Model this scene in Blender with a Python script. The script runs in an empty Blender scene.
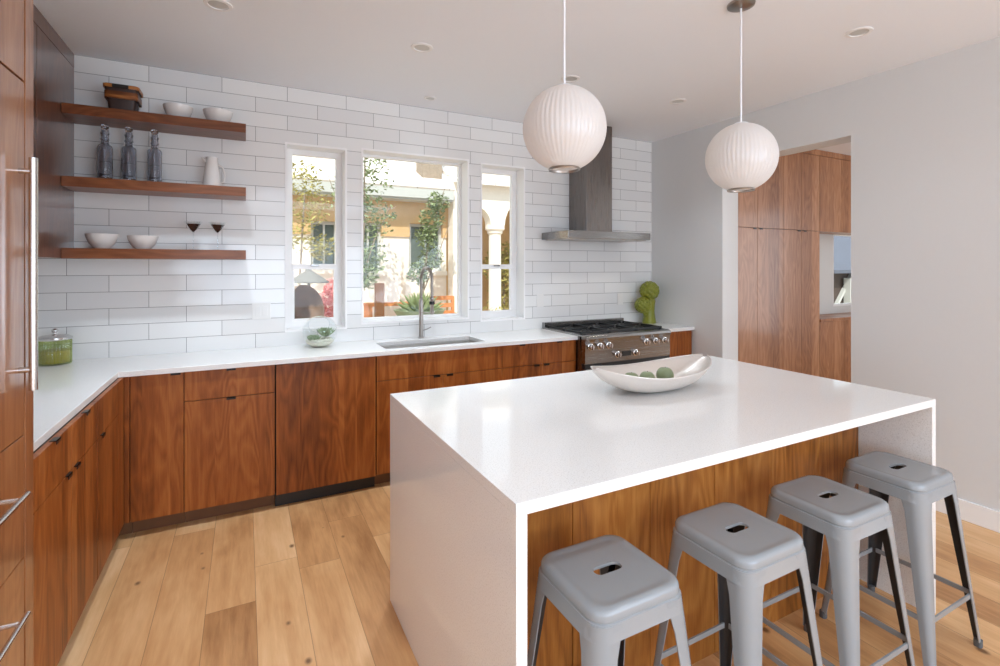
import bpy, bmesh, math, random
from mathutils import Vector, Matrix, noise as mnoise
C = bpy.context.scene.collection
scene = bpy.context.scene
PI = math.pi
random.seed(7)

# ------------------------------------------------------------------ camera
cam_d = bpy.data.cameras.new('camera'); cam = bpy.data.objects.new('camera', cam_d); C.objects.link(cam)
cam.location = (0, -3.8417, 1.4802)
cam.rotation_euler = (PI/2, 0, -math.radians(27.23))
cam_d.sensor_width = 36; cam_d.lens = 17.847; cam_d.shift_y = -66.55/1000; cam_d.clip_start = .02
scene.camera = cam
scene.view_settings.view_transform = 'Standard'; scene.view_settings.look = 'None'
scene.view_settings.gamma = 1; scene.view_settings.use_curve_mapping = False
scene.view_settings.exposure = 0.14
try:
    scene.cycles.max_bounces = 10; scene.cycles.diffuse_bounces = 6; scene.cycles.glossy_bounces = 5
    scene.cycles.transparent_max_bounces = 16; scene.cycles.use_denoising = True
    scene.cycles.sample_clamp_indirect = 6; scene.cycles.caustics_reflective = False; scene.cycles.caustics_refractive = False
except Exception: pass
# ------------------------------------------------------------------ world, sun, daylight
w = bpy.data.worlds.new('sky'); scene.world = w; w.use_nodes = True
bg = w.node_tree.nodes['Background']; bg.inputs[0].default_value = (.86, .93, 1, 1); bg.inputs[1].default_value = 1.35
def lamp(name, kind, loc, rot, energy, color=(1, 1, 1), **k):
    d = bpy.data.lights.new(name, kind); d.energy = energy; d.color = color
    for a, b in k.items(): setattr(d, a, b)
    o = bpy.data.objects.new(name, d); o.location = loc; o.rotation_euler = rot; C.objects.link(o); return o
sun = lamp('sun', 'SUN', (0, 0, 20), (math.radians(42), 0, math.radians(-28)), 4.4, (1, .95, .88), angle=.009)
# daylight at the glazed openings of the living area behind the camera; left, living, hall and overhead lamps are added fill
DAY = (.66, .81, 1)
lamp('rear_glazing_daylight', 'AREA', (1.3, -8.9, 1.35), (PI/2+.8, 0, 0), 165, DAY, shape='RECTANGLE', size=4.6, size_y=2.3)
lamp('right_glazing_daylight', 'AREA', (3.66, -7.15, 1.35), (PI/2+.9, 0, PI/2), 120, DAY, shape='RECTANGLE', size=2.4, size_y=2.2)
lamp('left_fill_light', 'AREA', (-2.9, -6.3, 1.35), (PI/2+.8, 0, -PI/2), 60, DAY, shape='RECTANGLE', size=3.4, size_y=2.2)  # added fill from the left, out of view, no known window there
lamp('living_fill_spot', 'SPOT', (.5, -3.75, 2.74), (0, 0, 0), 60, (.78, .89, 1), spot_size=2.3, spot_blend=1.0, shadow_soft_size=.05)  # added unseen spot to brighten the ceiling bounce and refrigerator front
lamp('living_fill_spot', 'SPOT', (2.3, -4.4, 2.74), (0, 0, 0), 14, (.78, .89, 1), spot_size=2.3, spot_blend=1.0, shadow_soft_size=.05)  # second added unseen spot, weak fill
lamp('hall_fill_light', 'AREA', (8.05, -3.6, 1.4), (PI/2+.2, 0, PI/2), 70, (.84, .92, 1), shape='RECTANGLE', size=2.0, size_y=2.1)  # added lamp out of view, lights the hall; its window is made up
lamp('overhead_fill_light', 'AREA', (1.6, -6.9, 2.75), (0, 0, 0), 60, DAY, shape='RECTANGLE', size=2.6, size_y=1.3)  # added overhead fill behind the camera; its ceiling opening is made up too

# ------------------------------------------------------------------ node helpers
def srgb(r, g, b):
    f = lambda v: (v/255/12.92) if v/255 <= .04045 else ((v/255+.055)/1.055)**2.4
    return (f(r), f(g), f(b), 1)
class NT:
    def __init__(s, name):
        s.m = bpy.data.materials.new(name); s.m.use_nodes = True; s.t = s.m.node_tree
        s.b = s.t.nodes['Principled BSDF']; s.out = s.t.nodes['Material Output']
    def n(s, typ, ins=None, **props):
        x = s.t.nodes.new(typ)
        for k, v in props.items(): setattr(x, k, v)
        for k, v in (ins or {}).items(): s.set(x, k, v)
        return x
    def set(s, x, k, v):
        i = x.inputs[k]
        if isinstance(v, bpy.types.NodeSocket): s.t.links.new(v, i)
        else: i.default_value = v
    def math(s, op, a, b=0.0, c=None):
        x = s.n('ShaderNodeMath', {0: a, 1: b}, operation=op)
        if c is not None: s.set(x, 2, c)
        return x.outputs[0]
    def xyz(s, v):
        o = s.n('ShaderNodeSeparateXYZ', {0: v}).outputs; return o[0], o[1], o[2]
    def vec(s, a, b, c): return s.n('ShaderNodeCombineXYZ', {0: a, 1: b, 2: c}).outputs[0]
    def noise(s, v, scale, detail=4, rough=.55, dist=0.0):
        return s.n('ShaderNodeTexNoise', {'Vector': v, 'Scale': scale, 'Detail': detail, 'Roughness': rough, 'Distortion': dist}).outputs[0]
    def white(s, v, dim='1D'):
        x = s.n('ShaderNodeTexWhiteNoise', noise_dimensions=dim)
        s.set(x, 'W' if dim == '1D' else 'Vector', v); return x.outputs[0]
    def ramp(s, f, stops):
        x = s.n('ShaderNodeValToRGB', {0: f}); e = x.color_ramp.elements
        while len(e) < len(stops): e.new(.5)
        for q, (p, c) in zip(e, stops): q.position = p; q.color = c if len(c) == 4 else (*c, 1)
        return x.outputs[0]
    def mix(s, f, a, b, mode='MIX'):
        x = s.n('ShaderNodeMix', data_type='RGBA', blend_type=mode); s.set(x, 0, f); s.set(x, 6, a); s.set(x, 7, b); return x.outputs[2]
    def bump(s, h, strength=.2, dist=.002): return s.n('ShaderNodeBump', {'Height': h, 'Strength': strength, 'Distance': dist}).outputs[0]
    def P(s, **k):
        for a, v in k.items(): s.set(s.b, a.replace('_', ' '), v)
        return s.m
    def pos(s): return s.n('ShaderNodeNewGeometry').outputs['Position']
    def obj(s): return s.n('ShaderNodeTexCoord').outputs['Object']
def plain(name, col, rough=.5, metal=0.0, noise=0.0, scale=20, **k):
    t = NT(name); c = col if len(col) == 4 else (*col, 1)
    if noise:
        f = t.noise(t.obj(), scale)
        c = t.mix(f, tuple(v*(1-noise) for v in c[:3])+(1,), tuple(min(1, v*(1+noise)) for v in c[:3])+(1,))
    t.P(Base_Color=c, Roughness=rough, Metallic=metal)
    for a, v in k.items(): t.set(t.b, a.replace('_', ' '), v)
    return t.m
def wood(name, dark, mid, light, axis='z', strip=.115, rough=.38, coat=.25, seed=0.0, contrast=1.0, stripv=.55):
    t = NT(name); x, y, z = t.xyz(t.pos())
    x = t.math('ADD', x, seed)
    if axis == 'z': s = t.math('ADD', x, t.math('MULTIPLY', y, 1.0)); v3 = (x, y, t.math('MULTIPLY', z, .07)); l = z
    else: s = z; v3 = (t.math('MULTIPLY', x, .07), y, z); l = x
    wob = t.noise(t.vec(0, 0, t.math('MULTIPLY', l, .5)), 2.0)
    sid = t.math('FLOOR', t.math('DIVIDE', s, strip))
    rnd = t.white(sid)
    # strips of unequal width from a second, offset division
    rnd2 = t.white(t.math('FLOOR', t.math('DIVIDE', t.math('ADD', s, .037), strip*.63)))
    v = t.n('ShaderNodeVectorMath', {0: t.vec(*v3), 1: t.vec(rnd, rnd2, rnd)}, operation='ADD').outputs[0]
    g1 = t.noise(v, 38, 5, .6, .25)
    g2 = t.noise(v, 170, 3, .6)
    # cathedral figure: rings of a slow noise
    if axis == 'z': vs = t.vec(x, y, t.math('MULTIPLY', z, .22))
    else: vs = t.vec(t.math('MULTIPLY', x, .22), y, z)
    vs = t.n('ShaderNodeVectorMath', {0: vs, 1: t.vec(rnd, rnd, rnd)}, operation='ADD').outputs[0]
    slow = t.noise(vs, 4.5, 2, .5, .3)
    ring = t.math('PINGPONG', t.math('MULTIPLY', slow, 13), .5)
    f = t.math('ADD', t.math('MULTIPLY', g1, .52*contrast), t.math('MULTIPLY', ring, .42*contrast))
    f = t.math('ADD', f, t.math('MULTIPLY', t.math('SUBTRACT', g2, .5), .3))
    f = t.math('ADD', f, t.math('MULTIPLY', t.math('SUBTRACT', rnd, .5), stripv*.45))
    f = t.math('ADD', f, t.math('MULTIPLY', t.math('SUBTRACT', rnd2, .5), stripv*.3))
    f = t.math('ADD', f, .5-.26*contrast-.105*contrast)
    col = t.ramp(f, [(.15, dark), (.5, mid), (.85, light)])
    return t.P(Base_Color=col, Roughness=rough, Coat_Weight=coat, Coat_Roughness=.12, Specular_IOR_Level=.3, Normal=t.bump(g2, .08, .001))
M = {}
M['walnut'] = wood('walnut_veneer', srgb(96, 46, 14), srgb(146, 80, 32), srgb(178, 110, 54), stripv=.6, contrast=.9, coat=.08)
M['walnut_glare'] = wood('walnut_veneer_glare', srgb(112, 66, 38), srgb(152, 98, 60), srgb(182, 128, 84), contrast=.7, seed=3.3, coat=1.0, rough=.35)  # same veneer as the other fronts, paler: glare put into the colour
M['walnut_backlit'] = wood('walnut_lacquered_backlit', srgb(72, 42, 28), srgb(98, 58, 38), srgb(116, 72, 48), seed=6.1, coat=1.0, rough=.3, stripv=.3)  # walnut darkened in its colour because the cabinet is backlit
M['walnut_shelf'] = wood('walnut_shelf', srgb(84, 46, 26), srgb(118, 68, 40), srgb(146, 90, 56), axis='x', strip=.3, seed=1.7, coat=.15)
M['walnut_lit'] = wood('walnut_veneer_lit', srgb(126, 80, 52), srgb(168, 116, 80), srgb(198, 148, 110), contrast=.85, seed=9.4, strip=.14, coat=.15)  # lighter copy of the walnut, the hall's light put into the colour
M['walnut_island'] = wood('walnut_island', srgb(98, 54, 18), srgb(150, 92, 38), srgb(184, 126, 62), contrast=1.0, seed=4.2, strip=.33, coat=.15, stripv=.5)
M['toekick'] = plain('toekick_walnut', srgb(108, 70, 40), .5, noise=.15)
M['black'] = plain('black_metal', (.012, .012, .013, 1), .35, noise=.1)
M['gap'] = plain('shadow_gap_core', (.02, .015, .012, 1), .8, noise=.1)
M['tab'] = plain('bronze_pull', (.03, .022, .018, 1), .35, .6, noise=.1)
# quartz
t = NT('white_quartz'); p = t.pos()
sp = t.noise(p, 260, 2, .6); sp2 = t.noise(p, 60, 3, .6)
c = t.ramp(sp, [(.3, srgb(206, 203, 199)), (.42, srgb(234, 233, 230)), (.7, srgb(242, 241, 239))])
c = t.mix(t.math('MULTIPLY', sp2, .25), c, srgb(222, 219, 215))
M['quartz'] = t.P(Base_Color=c, Roughness=.07, Specular_IOR_Level=.5)
# oak floor
t = NT('oak_plank_floor'); x, y, z = t.xyz(t.pos()); W, L = .1935, 1.9
a = t.math('DIVIDE', t.math('SUBTRACT', x, .237), W); ida = t.math('FLOOR', a); fa = t.math('FRACT', a)
r1 = t.white(ida)
b = t.math('ADD', t.math('DIVIDE', y, L), t.math('MULTIPLY', r1, 9.7)); idb = t.math('FLOOR', b); fb = t.math('FRACT', b)
r2 = t.white(t.vec(ida, idb, 3.0), '3D'); r3 = t.white(t.vec(idb, ida, 11.0), '3D')
v = t.vec(t.math('ADD', x, t.math('MULTIPLY', r2, 40)), t.math('MULTIPLY', y, .09), r3)
g = t.noise(v, 30, 5, .6, .4); gf = t.noise(v, 130, 3, .6)
vs = t.vec(t.math('ADD', x, t.math('MULTIPLY', r3, 40)), t.math('MULTIPLY', y, .35), r2)
slow = t.noise(vs, 5, 3, .5, .5)
f = t.math('ADD', t.math('MULTIPLY', t.math('SUBTRACT', r2, .5), .5), .5)
f = t.math('ADD', f, t.math('MULTIPLY', t.math('SUBTRACT', g, .5), .55))
f = t.math('ADD', f, t.math('MULTIPLY', t.math('SUBTRACT', gf, .5), .18))
f = t.math('ADD', f, t.math('MULTIPLY', t.math('SUBTRACT', slow, .5), .85))
col = t.ramp(f, [(.1, srgb(158, 110, 68)), (.4, srgb(198, 148, 98)), (.65, srgb(216, 170, 120)), (.9, srgb(232, 192, 146))])
vo = t.n('ShaderNodeTexVoronoi', {'Vector': t.vec(t.math('MULTIPLY', x, 1.0), t.math('MULTIPLY', y, .7), 0.0), 'Scale': 3.1, 'Randomness': 1.0}, voronoi_dimensions='2D')
dst, vc = vo.outputs['Distance'], vo.outputs['Color']
sz = t.math('MULTIPLY', t.math('SUBTRACT', t.xyz(vc)[0], .35), .06)
kn = t.n('ShaderNodeMapRange', {0: t.math('SUBTRACT', dst, sz), 1: -.004, 2: .03, 3: .85, 4: 0.0}).outputs[0]
col = t.mix(kn, col, srgb(96, 62, 36))
ga = t.math('MULTIPLY', t.math('MINIMUM', fa, t.math('SUBTRACT', 1.0, fa)), W)
gb = t.math('MULTIPLY', t.math('MINIMUM', fb, t.math('SUBTRACT', 1.0, fb)), L)
gp = t.math('LESS_THAN', t.math('MINIMUM', ga, gb), .0011)
col = t.mix(t.math('MULTIPLY', gp, .6), col, srgb(90, 58, 34))
M['oak'] = t.P(Base_Color=col, Roughness=.42, Specular_IOR_Level=.4, Normal=t.bump(t.math('SUBTRACT', gf, t.math('MULTIPLY', gp, 2.0)), .15, .001))
# tile
t = NT('white_gloss_tile'); x, y, z = t.xyz(t.pos())
bt = t.n('ShaderNodeTexBrick', {'Vector': t.vec(t.math('ADD', x, 8.288), t.math('ADD', z, 1.1454), 0.0), 'Color1': (0, 0, 0, 1), 'Color2': (1, 1, 1, 1),
     'Mortar': (.5, .5, .5, 1), 'Scale': 1.0, 'Mortar Size': .0015, 'Mortar Smooth': .15, 'Brick Width': .4075, 'Row Height': .1028})
bt.offset = .5; bt.offset_frequency = 2; bt.squash = 1; bt.squash_frequency = 2
rx = t.xyz(bt.outputs['Color'])[0]; mf = bt.outputs['Fac']
ra = t.white(t.math('MULTIPLY', rx, 91.7)); rb = t.white(t.math('MULTIPLY', rx, 37.3))
col = t.mix(rx, srgb(224, 224, 223), srgb(232, 232, 230)); col = t.mix(mf, col, srgb(120, 118, 116))
tilt = t.vec(t.math('MULTIPLY', t.math('SUBTRACT', ra, .5), .035), 0.0, t.math('MULTIPLY', t.math('SUBTRACT', rb, .5), .035))
bmp = t.n('ShaderNodeBump', {'Height': t.math('SUBTRACT', t.math('MULTIPLY', t.noise(t.pos(), 9, 2), .25), mf), 'Strength': .5, 'Distance': .0015}).outputs[0]
nn = t.n('ShaderNodeVectorMath', {0: bmp, 1: tilt}, operation='ADD').outputs[0]
nn = t.n('ShaderNodeVectorMath', {0: nn}, operation='NORMALIZE').outputs[0]
M['tile'] = t.P(Base_Color=col, Roughness=t.math('ADD', t.math('MULTIPLY', mf, .5), .1), Normal=nn)
M['wall'] = plain('painted_wall', srgb(216, 216, 215), .65, noise=.012, scale=60)
M['ceiling'] = plain('painted_ceiling', srgb(240, 243, 247), .75, noise=.01, scale=60)
M['white'] = plain('white_trim_paint', srgb(238, 237, 236), .4, noise=.01)
M['ceramic'] = plain('white_ceramic', srgb(226, 222, 218), .22, noise=.02)
M['outlet'] = plain('outlet_plastic', srgb(226, 225, 222), .4, noise=.01)
def steel(name, col, rough, axis=0):
    t = NT(name); v = t.obj(); x, y, z = t.xyz(v)
    vv = t.vec(t.math('MULTIPLY', x, 1.0 if axis != 0 else .02), y, t.math('MULTIPLY', z, 1.0 if axis != 2 else .02))
    n = t.noise(vv, 220, 3)
    return t.P(Base_Color=t.mix(n, tuple(c*.88 for c in col)+(1,), (*col, 1)), Metallic=1.0, Roughness=t.math('ADD', t.math('MULTIPLY', n, .12), rough-.06), Normal=t.bump(n, .04, .0005))
M['steel'] = steel('brushed_steel', (.33, .32, .31), .26)
M['sinksteel'] = steel('satin_sink_steel', (.72, .70, .67), .36)
M['steel_v'] = steel('brushed_steel_vertical', (.24, .215, .20), .28, 2)
M['chrome'] = steel('satin_chrome', (.75, .73, .72), .2)
M['nickel'] = steel('brushed_nickel', (.42, .39, .36), .3)
M['iron'] = plain('cast_iron', (.008, .008, .008, 1), .5, noise=.2)
M['stool'] = plain('grey_stool_paint', srgb(144, 149, 152), .2, noise=.02, Coat_Weight=.4, Coat_Roughness=.08)
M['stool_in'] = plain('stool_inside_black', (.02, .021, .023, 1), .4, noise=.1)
M['rubber'] = plain('grey_rubber', srgb(90, 92, 94), .7, noise=.1)
M['hammered'] = None
t = NT('hammered_silver'); v = t.n('ShaderNodeTexVoronoi', {'Vector': t.obj(), 'Scale': 70.0}).outputs['Distance']
M['hammered'] = t.P(Base_Color=srgb(222, 214, 206), Metallic=.35, Roughness=.3, Normal=t.bump(v, .25, .002))
# thin glass: clear, partly mirror at grazing angles
def glass(name, tint, refl=1.0, rough=.02, density=0.0, col=None):
    t = NT(name); nt = t.t
    tr = t.n('ShaderNodeBsdfTransparent', {0: tint}); gl = t.n('ShaderNodeBsdfGlossy', {0: (1, 1, 1, 1), 'Roughness': rough})
    ge = t.n('ShaderNodeNewGeometry'); dt = t.n('ShaderNodeVectorMath', {0: ge.outputs['Incoming'], 1: ge.outputs['Normal']}, operation='DOT_PRODUCT').outputs['Value']
    fr = t.math('ADD', .04, t.math('MULTIPLY', t.math('POWER', t.math('SUBTRACT', 1.0, t.math('ABSOLUTE', dt)), 5.0), .9))
    base = tr.outputs[0]
    if density:
        di = t.n('ShaderNodeBsdfPrincipled', {'Base Color': col, 'Roughness': .3})
        base = t.n('ShaderNodeMixShader', {0: density, 1: base, 2: di.outputs[0]}).outputs[0]
    mx = t.n('ShaderNodeMixShader', {0: t.math('MULTIPLY', fr, refl), 1: base, 2: gl.outputs[0]})
    nt.links.new(mx.outputs[0], t.out.inputs['Surface']); return t.m
M['pane'] = glass('window_glass', (.97, .985, .98, 1), .3)
M['clear'] = glass('clear_glass', (.95, .97, .97, 1), 1.6)
M['smoke'] = glass('smoky_bottle_glass', (.80, .81, .85, 1), 1.8, .05, .18, srgb(120, 122, 138))
M['green'] = glass('green_ribbed_glass', (.88, .92, .68, 1), 1.6, .05, .06, srgb(150, 170, 100))
def solidglass(name, col, rough=.02):
    t = NT(name); return t.P(Base_Color=col, Roughness=rough, Transmission_Weight=1.0, IOR=1.4)
M['smoke'] = solidglass('smoky_bottle_glass', srgb(216, 218, 226))
M['wine'] = glass('dark_martini_glass', (.20, .13, .13, 1), 1.5, .05, .35, srgb(46, 32, 34))
M['candy'] = plain('amber_green_sweets', srgb(176, 150, 16), .35, noise=.4, scale=60)
M['chart'] = plain('chartreuse_glaze', srgb(124, 128, 36), .35, noise=.12, scale=30)
M['apple'] = plain('green_apple_skin', srgb(132, 144, 108), .4, noise=.2, scale=25)
M['leaf'] = plain('succulent_leaf', srgb(128, 150, 112), .5, noise=.25, scale=30)
M['pebble'] = plain('pale_pebbles', srgb(214, 214, 198), .7, noise=.15, scale=60)
M['basket'] = wood('basket_wood', srgb(70, 36, 16), srgb(134, 78, 36), srgb(190, 126, 66), axis='x', strip=.03, stripv=1.6, coat=.1)
M['basket_dark'] = plain('basket_dark_rattan', srgb(52, 30, 22), .5, noise=.4, scale=80)
# pendant shade: translucent film over wire ribs
t = NT('pendant_film'); 
di = t.n('ShaderNodeBsdfDiffuse', {0: srgb(246, 244, 242)}); tl = t.n('ShaderNodeBsdfTranslucent', {0: srgb(240, 234, 228)})
mx = t.n('ShaderNodeMixShader', {0: .4, 1: di.outputs[0], 2: tl.outputs[0]})
gl = t.n('ShaderNodeBsdfGlossy', {0: (1, 1, 1, 1), 'Roughness': .3}); m2 = t.n('ShaderNodeMixShader', {0: .05, 1: mx.outputs[0], 2: gl.outputs[0]})
t.t.links.new(m2.outputs[0], t.out.inputs['Surface']); M['film'] = t.m
M['cord'] = plain('white_cord', srgb(240, 243, 247), .5, noise=.01)
M['lens'] = plain('frosted_lens', srgb(200, 199, 195), .4, noise=.01)
# outdoors
M['stucco'] = plain('cream_stucco', srgb(240, 232, 220), .8, noise=.06, scale=9)
M['tan'] = plain('ochre_stucco', srgb(206, 170, 122), .8, noise=.12, scale=6)
M['fascia'] = plain('grey_fascia', srgb(190, 192, 188), .5, noise=.04)
t = NT('pale_shingle_roof'); x, y, z = t.xyz(t.pos())
bt = t.n('ShaderNodeTexBrick', {'Vector': t.vec(x, z, 0.0), 'Color1': srgb(242, 236, 230), 'Color2': srgb(228, 218, 208), 'Mortar': srgb(176, 166, 158), 'Scale': 1.0, 'Mortar Size': .008, 'Brick Width': .6, 'Row Height': .2})
M['roof'] = t.P(Base_Color=bt.outputs['Color'], Roughness=.85)
M['dark_glass'] = plain('dark_window_pane', srgb(92, 104, 98), .15, noise=.25, scale=3)
M['foliage'] = plain('foliage', srgb(134, 148, 104), .7, noise=.4, scale=14)
M['foliage2'] = plain('dry_foliage', srgb(168, 160, 92), .7, noise=.4, scale=10)
M['pink'] = plain('pink_blossom', srgb(226, 140, 136), .7, noise=.3, scale=12)
M['bark'] = plain('bark', srgb(150, 136, 120), .85, noise=.3, scale=18)
M['post'] = plain('fence_post_wood', srgb(116, 76, 44), .7, noise=.15, scale=14)
M['patio'] = plain('pale_paving', srgb(226, 216, 200), .85, noise=.08, scale=5)
M['wicker'] = plain('brown_wicker', srgb(136, 116, 100), .7, noise=.5, scale=16)
M['canvas'] = plain('grey_canvas', srgb(128, 126, 122), .8, noise=.06)
M['shed'] = plain('dark_brown_boards', srgb(74, 62, 56), .8, noise=.3, scale=4)
M['slate'] = plain('blue_grey_roof', srgb(92, 98, 112), .7, noise=.2, scale=3)
M['teak'] = plain('orange_teak', srgb(206, 136, 84), .6, noise=.15)
M['celadon'] = plain('green_planter_glaze', srgb(132, 146, 116), .5, noise=.1)

# ------------------------------------------------------------------ geometry helpers
ORG = {}
class MB:
    def __init__(s): s.bm = bmesh.new(); s.crisp = False
    def box(s, x0, x1, y0, y1, z0, z1, bev=0.0, seg=2, mi=0):
        vs = [s.bm.verts.new((x, y, z)) for x in (x0, x1) for y in (y0, y1) for z in (z0, z1)]
        q = [(0, 1, 3, 2), (4, 6, 7, 5), (0, 4, 5, 1), (2, 3, 7, 6), (0, 2, 6, 4), (1, 5, 7, 3)]
        fs = [s.bm.faces.new([vs[i] for i in f]) for f in q]
        for f in fs: f.material_index = mi
        if bev:
            s.crisp = True; es = {e for f in fs for e in f.edges}
            bmesh.ops.bevel(s.bm, geom=list(es), offset=bev, segments=seg, profile=.6, affect='EDGES')
        return s
    def bar(s, a, b, w, h, up=(0, 0, 1)):
        a, b = Vector(a), Vector(b); d = (b-a).normalized(); u = Vector(up)
        r = d.cross(u).normalized(); u = r.cross(d).normalized()
        rings = [[p+r*(i*w/2)+u*(j*h/2) for i, j in ((-1, -1), (1, -1), (1, 1), (-1, 1))] for p in (a, b)]
        s.loft(rings, caps=True); return s
    def loft(s, rings, closed=True, caps=False, mi=0, capstart=None, capend=None, smooth=True):
        R = [[s.bm.verts.new(p) for p in r] for r in rings]; n = len(R[0])
        for a, b in zip(R, R[1:]):
            for i in range(n if closed else n-1):
                j = (i+1) % n
                try:
                    f = s.bm.faces.new((a[i], a[j], b[j], b[i])); f.material_index = mi
                except ValueError: pass
        if caps or capstart: s.bm.faces.new(list(reversed(R[0]))).material_index = mi
        if caps or capend: s.bm.faces.new(R[-1]).material_index = mi
        return R
    def lathe(s, prof, seg=32, c=(0, 0, 0), caps=True, rib=0, ribd=0.0):
        rings = []
        for r, z in prof:
            ring = []
            for i in range(seg):
                a = 2*PI*i/seg; rr = r
                if rib: rr = r*(1-ribd*(1-abs(math.sin(a*rib/2))))
                ring.append((c[0]+rr*math.cos(a), c[1]+rr*math.sin(a), c[2]+z))
            rings.append(ring)
        s.loft(rings, caps=caps); return s
    def tube(s, pts, r, seg=10, caps=True):
        pts = [Vector(p) for p in pts]; rings = []
        rr = r if isinstance(r, (list, tuple)) else [r]*len(pts)
        d0 = (pts[1]-pts[0]).normalized(); u = Vector((0, 0, 1)) if abs(d0.z) < .9 else Vector((1, 0, 0)); u = (u-d0*u.dot(d0)).normalized()
        for i, p in enumerate(pts):
            d = (pts[min(i+1, len(pts)-1)]-pts[max(i-1, 0)]).normalized()
            u = (u-d*u.dot(d)).normalized(); v = d.cross(u)
            rings.append([p+(u*math.cos(2*PI*k/seg)+v*math.sin(2*PI*k/seg))*rr[i] for k in range(seg)])
        s.loft(rings, caps=caps); return s
    def ball(s, c, r, seg=20, sc=(1, 1, 1), fn=None):
        rings = []
        for i in range(1, seg):
            t_ = PI*i/seg
            ring = []
            for k in range(seg*2):
                a = PI*k/seg; d = Vector((math.sin(t_)*math.cos(a), math.sin(t_)*math.sin(a), -math.cos(t_)))
                q = r*(fn(d) if fn else 1)
                ring.append((c[0]+d.x*q*sc[0], c[1]+d.y*q*sc[1], c[2]+d.z*q*sc[2]))
            rings.append(ring)
        s.loft(rings, caps=True); return s
    def slab(s, us, vs, keep, w0, w1, plane='xy'):
        """grid of cells between w0 and w1, keep(i,j) says which cells are solid"""
        mp = {'xy': lambda u, v, w: (u, v, w), 'xz': lambda u, v, w: (u, w, v), 'yz': lambda u, v, w: (w, u, v)}[plane]
        V = {}
        def vert(i, j, k):
            if (i, j, k) not in V: V[i, j, k] = s.bm.verts.new(mp(us[i], vs[j], (w0, w1)[k]))
            return V[i, j, k]
        K = lambda i, j: 0 <= i < len(us)-1 and 0 <= j < len(vs)-1 and keep(i, j)
        for i in range(len(us)-1):
            for j in range(len(vs)-1):
                if not K(i, j): continue
                s.bm.faces.new([vert(i, j, 0), vert(i, j+1, 0), vert(i+1, j+1, 0), vert(i+1, j, 0)])
                s.bm.faces.new([vert(i, j, 1), vert(i+1, j, 1), vert(i+1, j+1, 1), vert(i, j+1, 1)])
                for (di, dj, a, b) in ((-1, 0, (i, j), (i, j+1)), (1, 0, (i+1, j+1), (i+1, j)), (0, -1, (i+1, j), (i, j)), (0, 1, (i, j+1), (i+1, j+1))):
                    if not K(i+di, j+dj):
                        s.bm.faces.new([vert(*a, 0), vert(*a, 1), vert(*b, 1), vert(*b, 0)])
        bmesh.ops.recalc_face_normals(s.bm, faces=s.bm.faces); return s
    def build(s, name, mat, parent=None, smooth=35, local=False, bevel=0.0, recalc=True):
        me = bpy.data.meshes.new(name)
        if recalc: bmesh.ops.recalc_face_normals(s.bm, faces=s.bm.faces)
        org = ORG.get(parent, Vector((0, 0, 0))) if parent else Vector((0, 0, 0))
        if not local and org.length: bmesh.ops.translate(s.bm, vec=-org, verts=s.bm.verts)
        if s.crisp: smooth = 0     # bevelled boxes stay flat-shaded
        if smooth:
            ang = math.radians(smooth)
            for f in s.bm.faces: f.smooth = True
            for e in s.bm.edges:
                if len(e.link_faces) == 2 and e.calc_face_angle(0) > ang: e.smooth = False
        s.bm.to_mesh(me); s.bm.free()
        for m in (mat if isinstance(mat, (list, tuple)) else [mat]): me.materials.append(m)
        o = bpy.data.objects.new(name, me); C.objects.link(o)
        if parent: o.parent = parent
        ORG[o] = org
        if bevel:
            b = o.modifiers.new('edge', 'BEVEL'); b.width = bevel; b.segments = 2; b.limit_method = 'ANGLE'; b.angle_limit = math.radians(50)
        return o
def bx(*a, **k): return MB().box(*a, **k)
def thing(name, label, cat, loc=(0, 0, 0), group=None, rotz=0):
    o = bpy.data.objects.new(name, None); C.objects.link(o); o.location = loc; o.rotation_euler.z = rotz; o.empty_display_size = .1
    ORG[o] = Vector(loc); o['label'] = label; o['category'] = cat
    if group: o['group'] = group
    return o
def struct(name, mb, mat, parent=None, **k):
    o = mb.build(name, mat, parent, **k)
    if not parent: o['kind'] = 'structure'
    return o
def rebase(o, base):
    """give a one-mesh thing its origin at its base"""
    o.data.transform(Matrix.Translation(-Vector(base))); o.location = base; ORG[o] = Vector(base); return o
def solo(mb, name, mat, label, cat, base=None, group=None, **k):
    o = mb.build(name, mat, None, **k); o['label'] = label; o['category'] = cat
    if group: o['group'] = group
    if base: rebase(o, base)
    return o
def tree_copy(root, loc, label, rotz=0, group=None):
    r = root.copy(); C.objects.link(r); r.location = loc; r.rotation_euler.z = rotz; r['label'] = label
    if group: r['group'] = group
    for ch in list(root.children):
        c = ch.copy(); C.objects.link(c); c.parent = r
        for g in list(ch.children):
            d = g.copy(); C.objects.link(d); d.parent = c
    return r

# ------------------------------------------------------------------ the room
H = 2.762; XR = 3.74; XL = -1.24; YB = -9.0
W1 = (.264, .673, 1.022, 2.357); W2 = (.799, 1.672, 1.047, 2.373); W3 = (1.80, 2.218, 1.018, 2.357)
struct('floor', bx(-3.1, 8.2, YB-.1, .2, -.12, 0), M['oak'], smooth=0)
struct('ceiling', MB().slab([-3.1, .3, 2.9, 8.2], [YB-.1, -7.55, -6.25, .2], lambda i, j: not (i == 1 and j == 1), H, H+.15), M['ceiling'], smooth=0)
us = [-3.1, W1[0], W1[1], W2[0], W2[1], W3[0], W3[1], XR]
vs = sorted({0, W1[2], W1[3], W2[2], W2[3], W3[2], H})
def kb(i, j):
    um, vm = (us[i]+us[i+1])/2, (vs[j]+vs[j+1])/2
    return not any(a < um < b and c < vm < d for a, b, c, d in (W1, W2, W3))
struct('wall_back', MB().slab(us, vs, kb, 0, .2, 'xz'), M['tile'], smooth=0)
struct('wall_left', bx(XL-.12, XL, -3.2, 0, 0, H), M['wall'], smooth=0)
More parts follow.
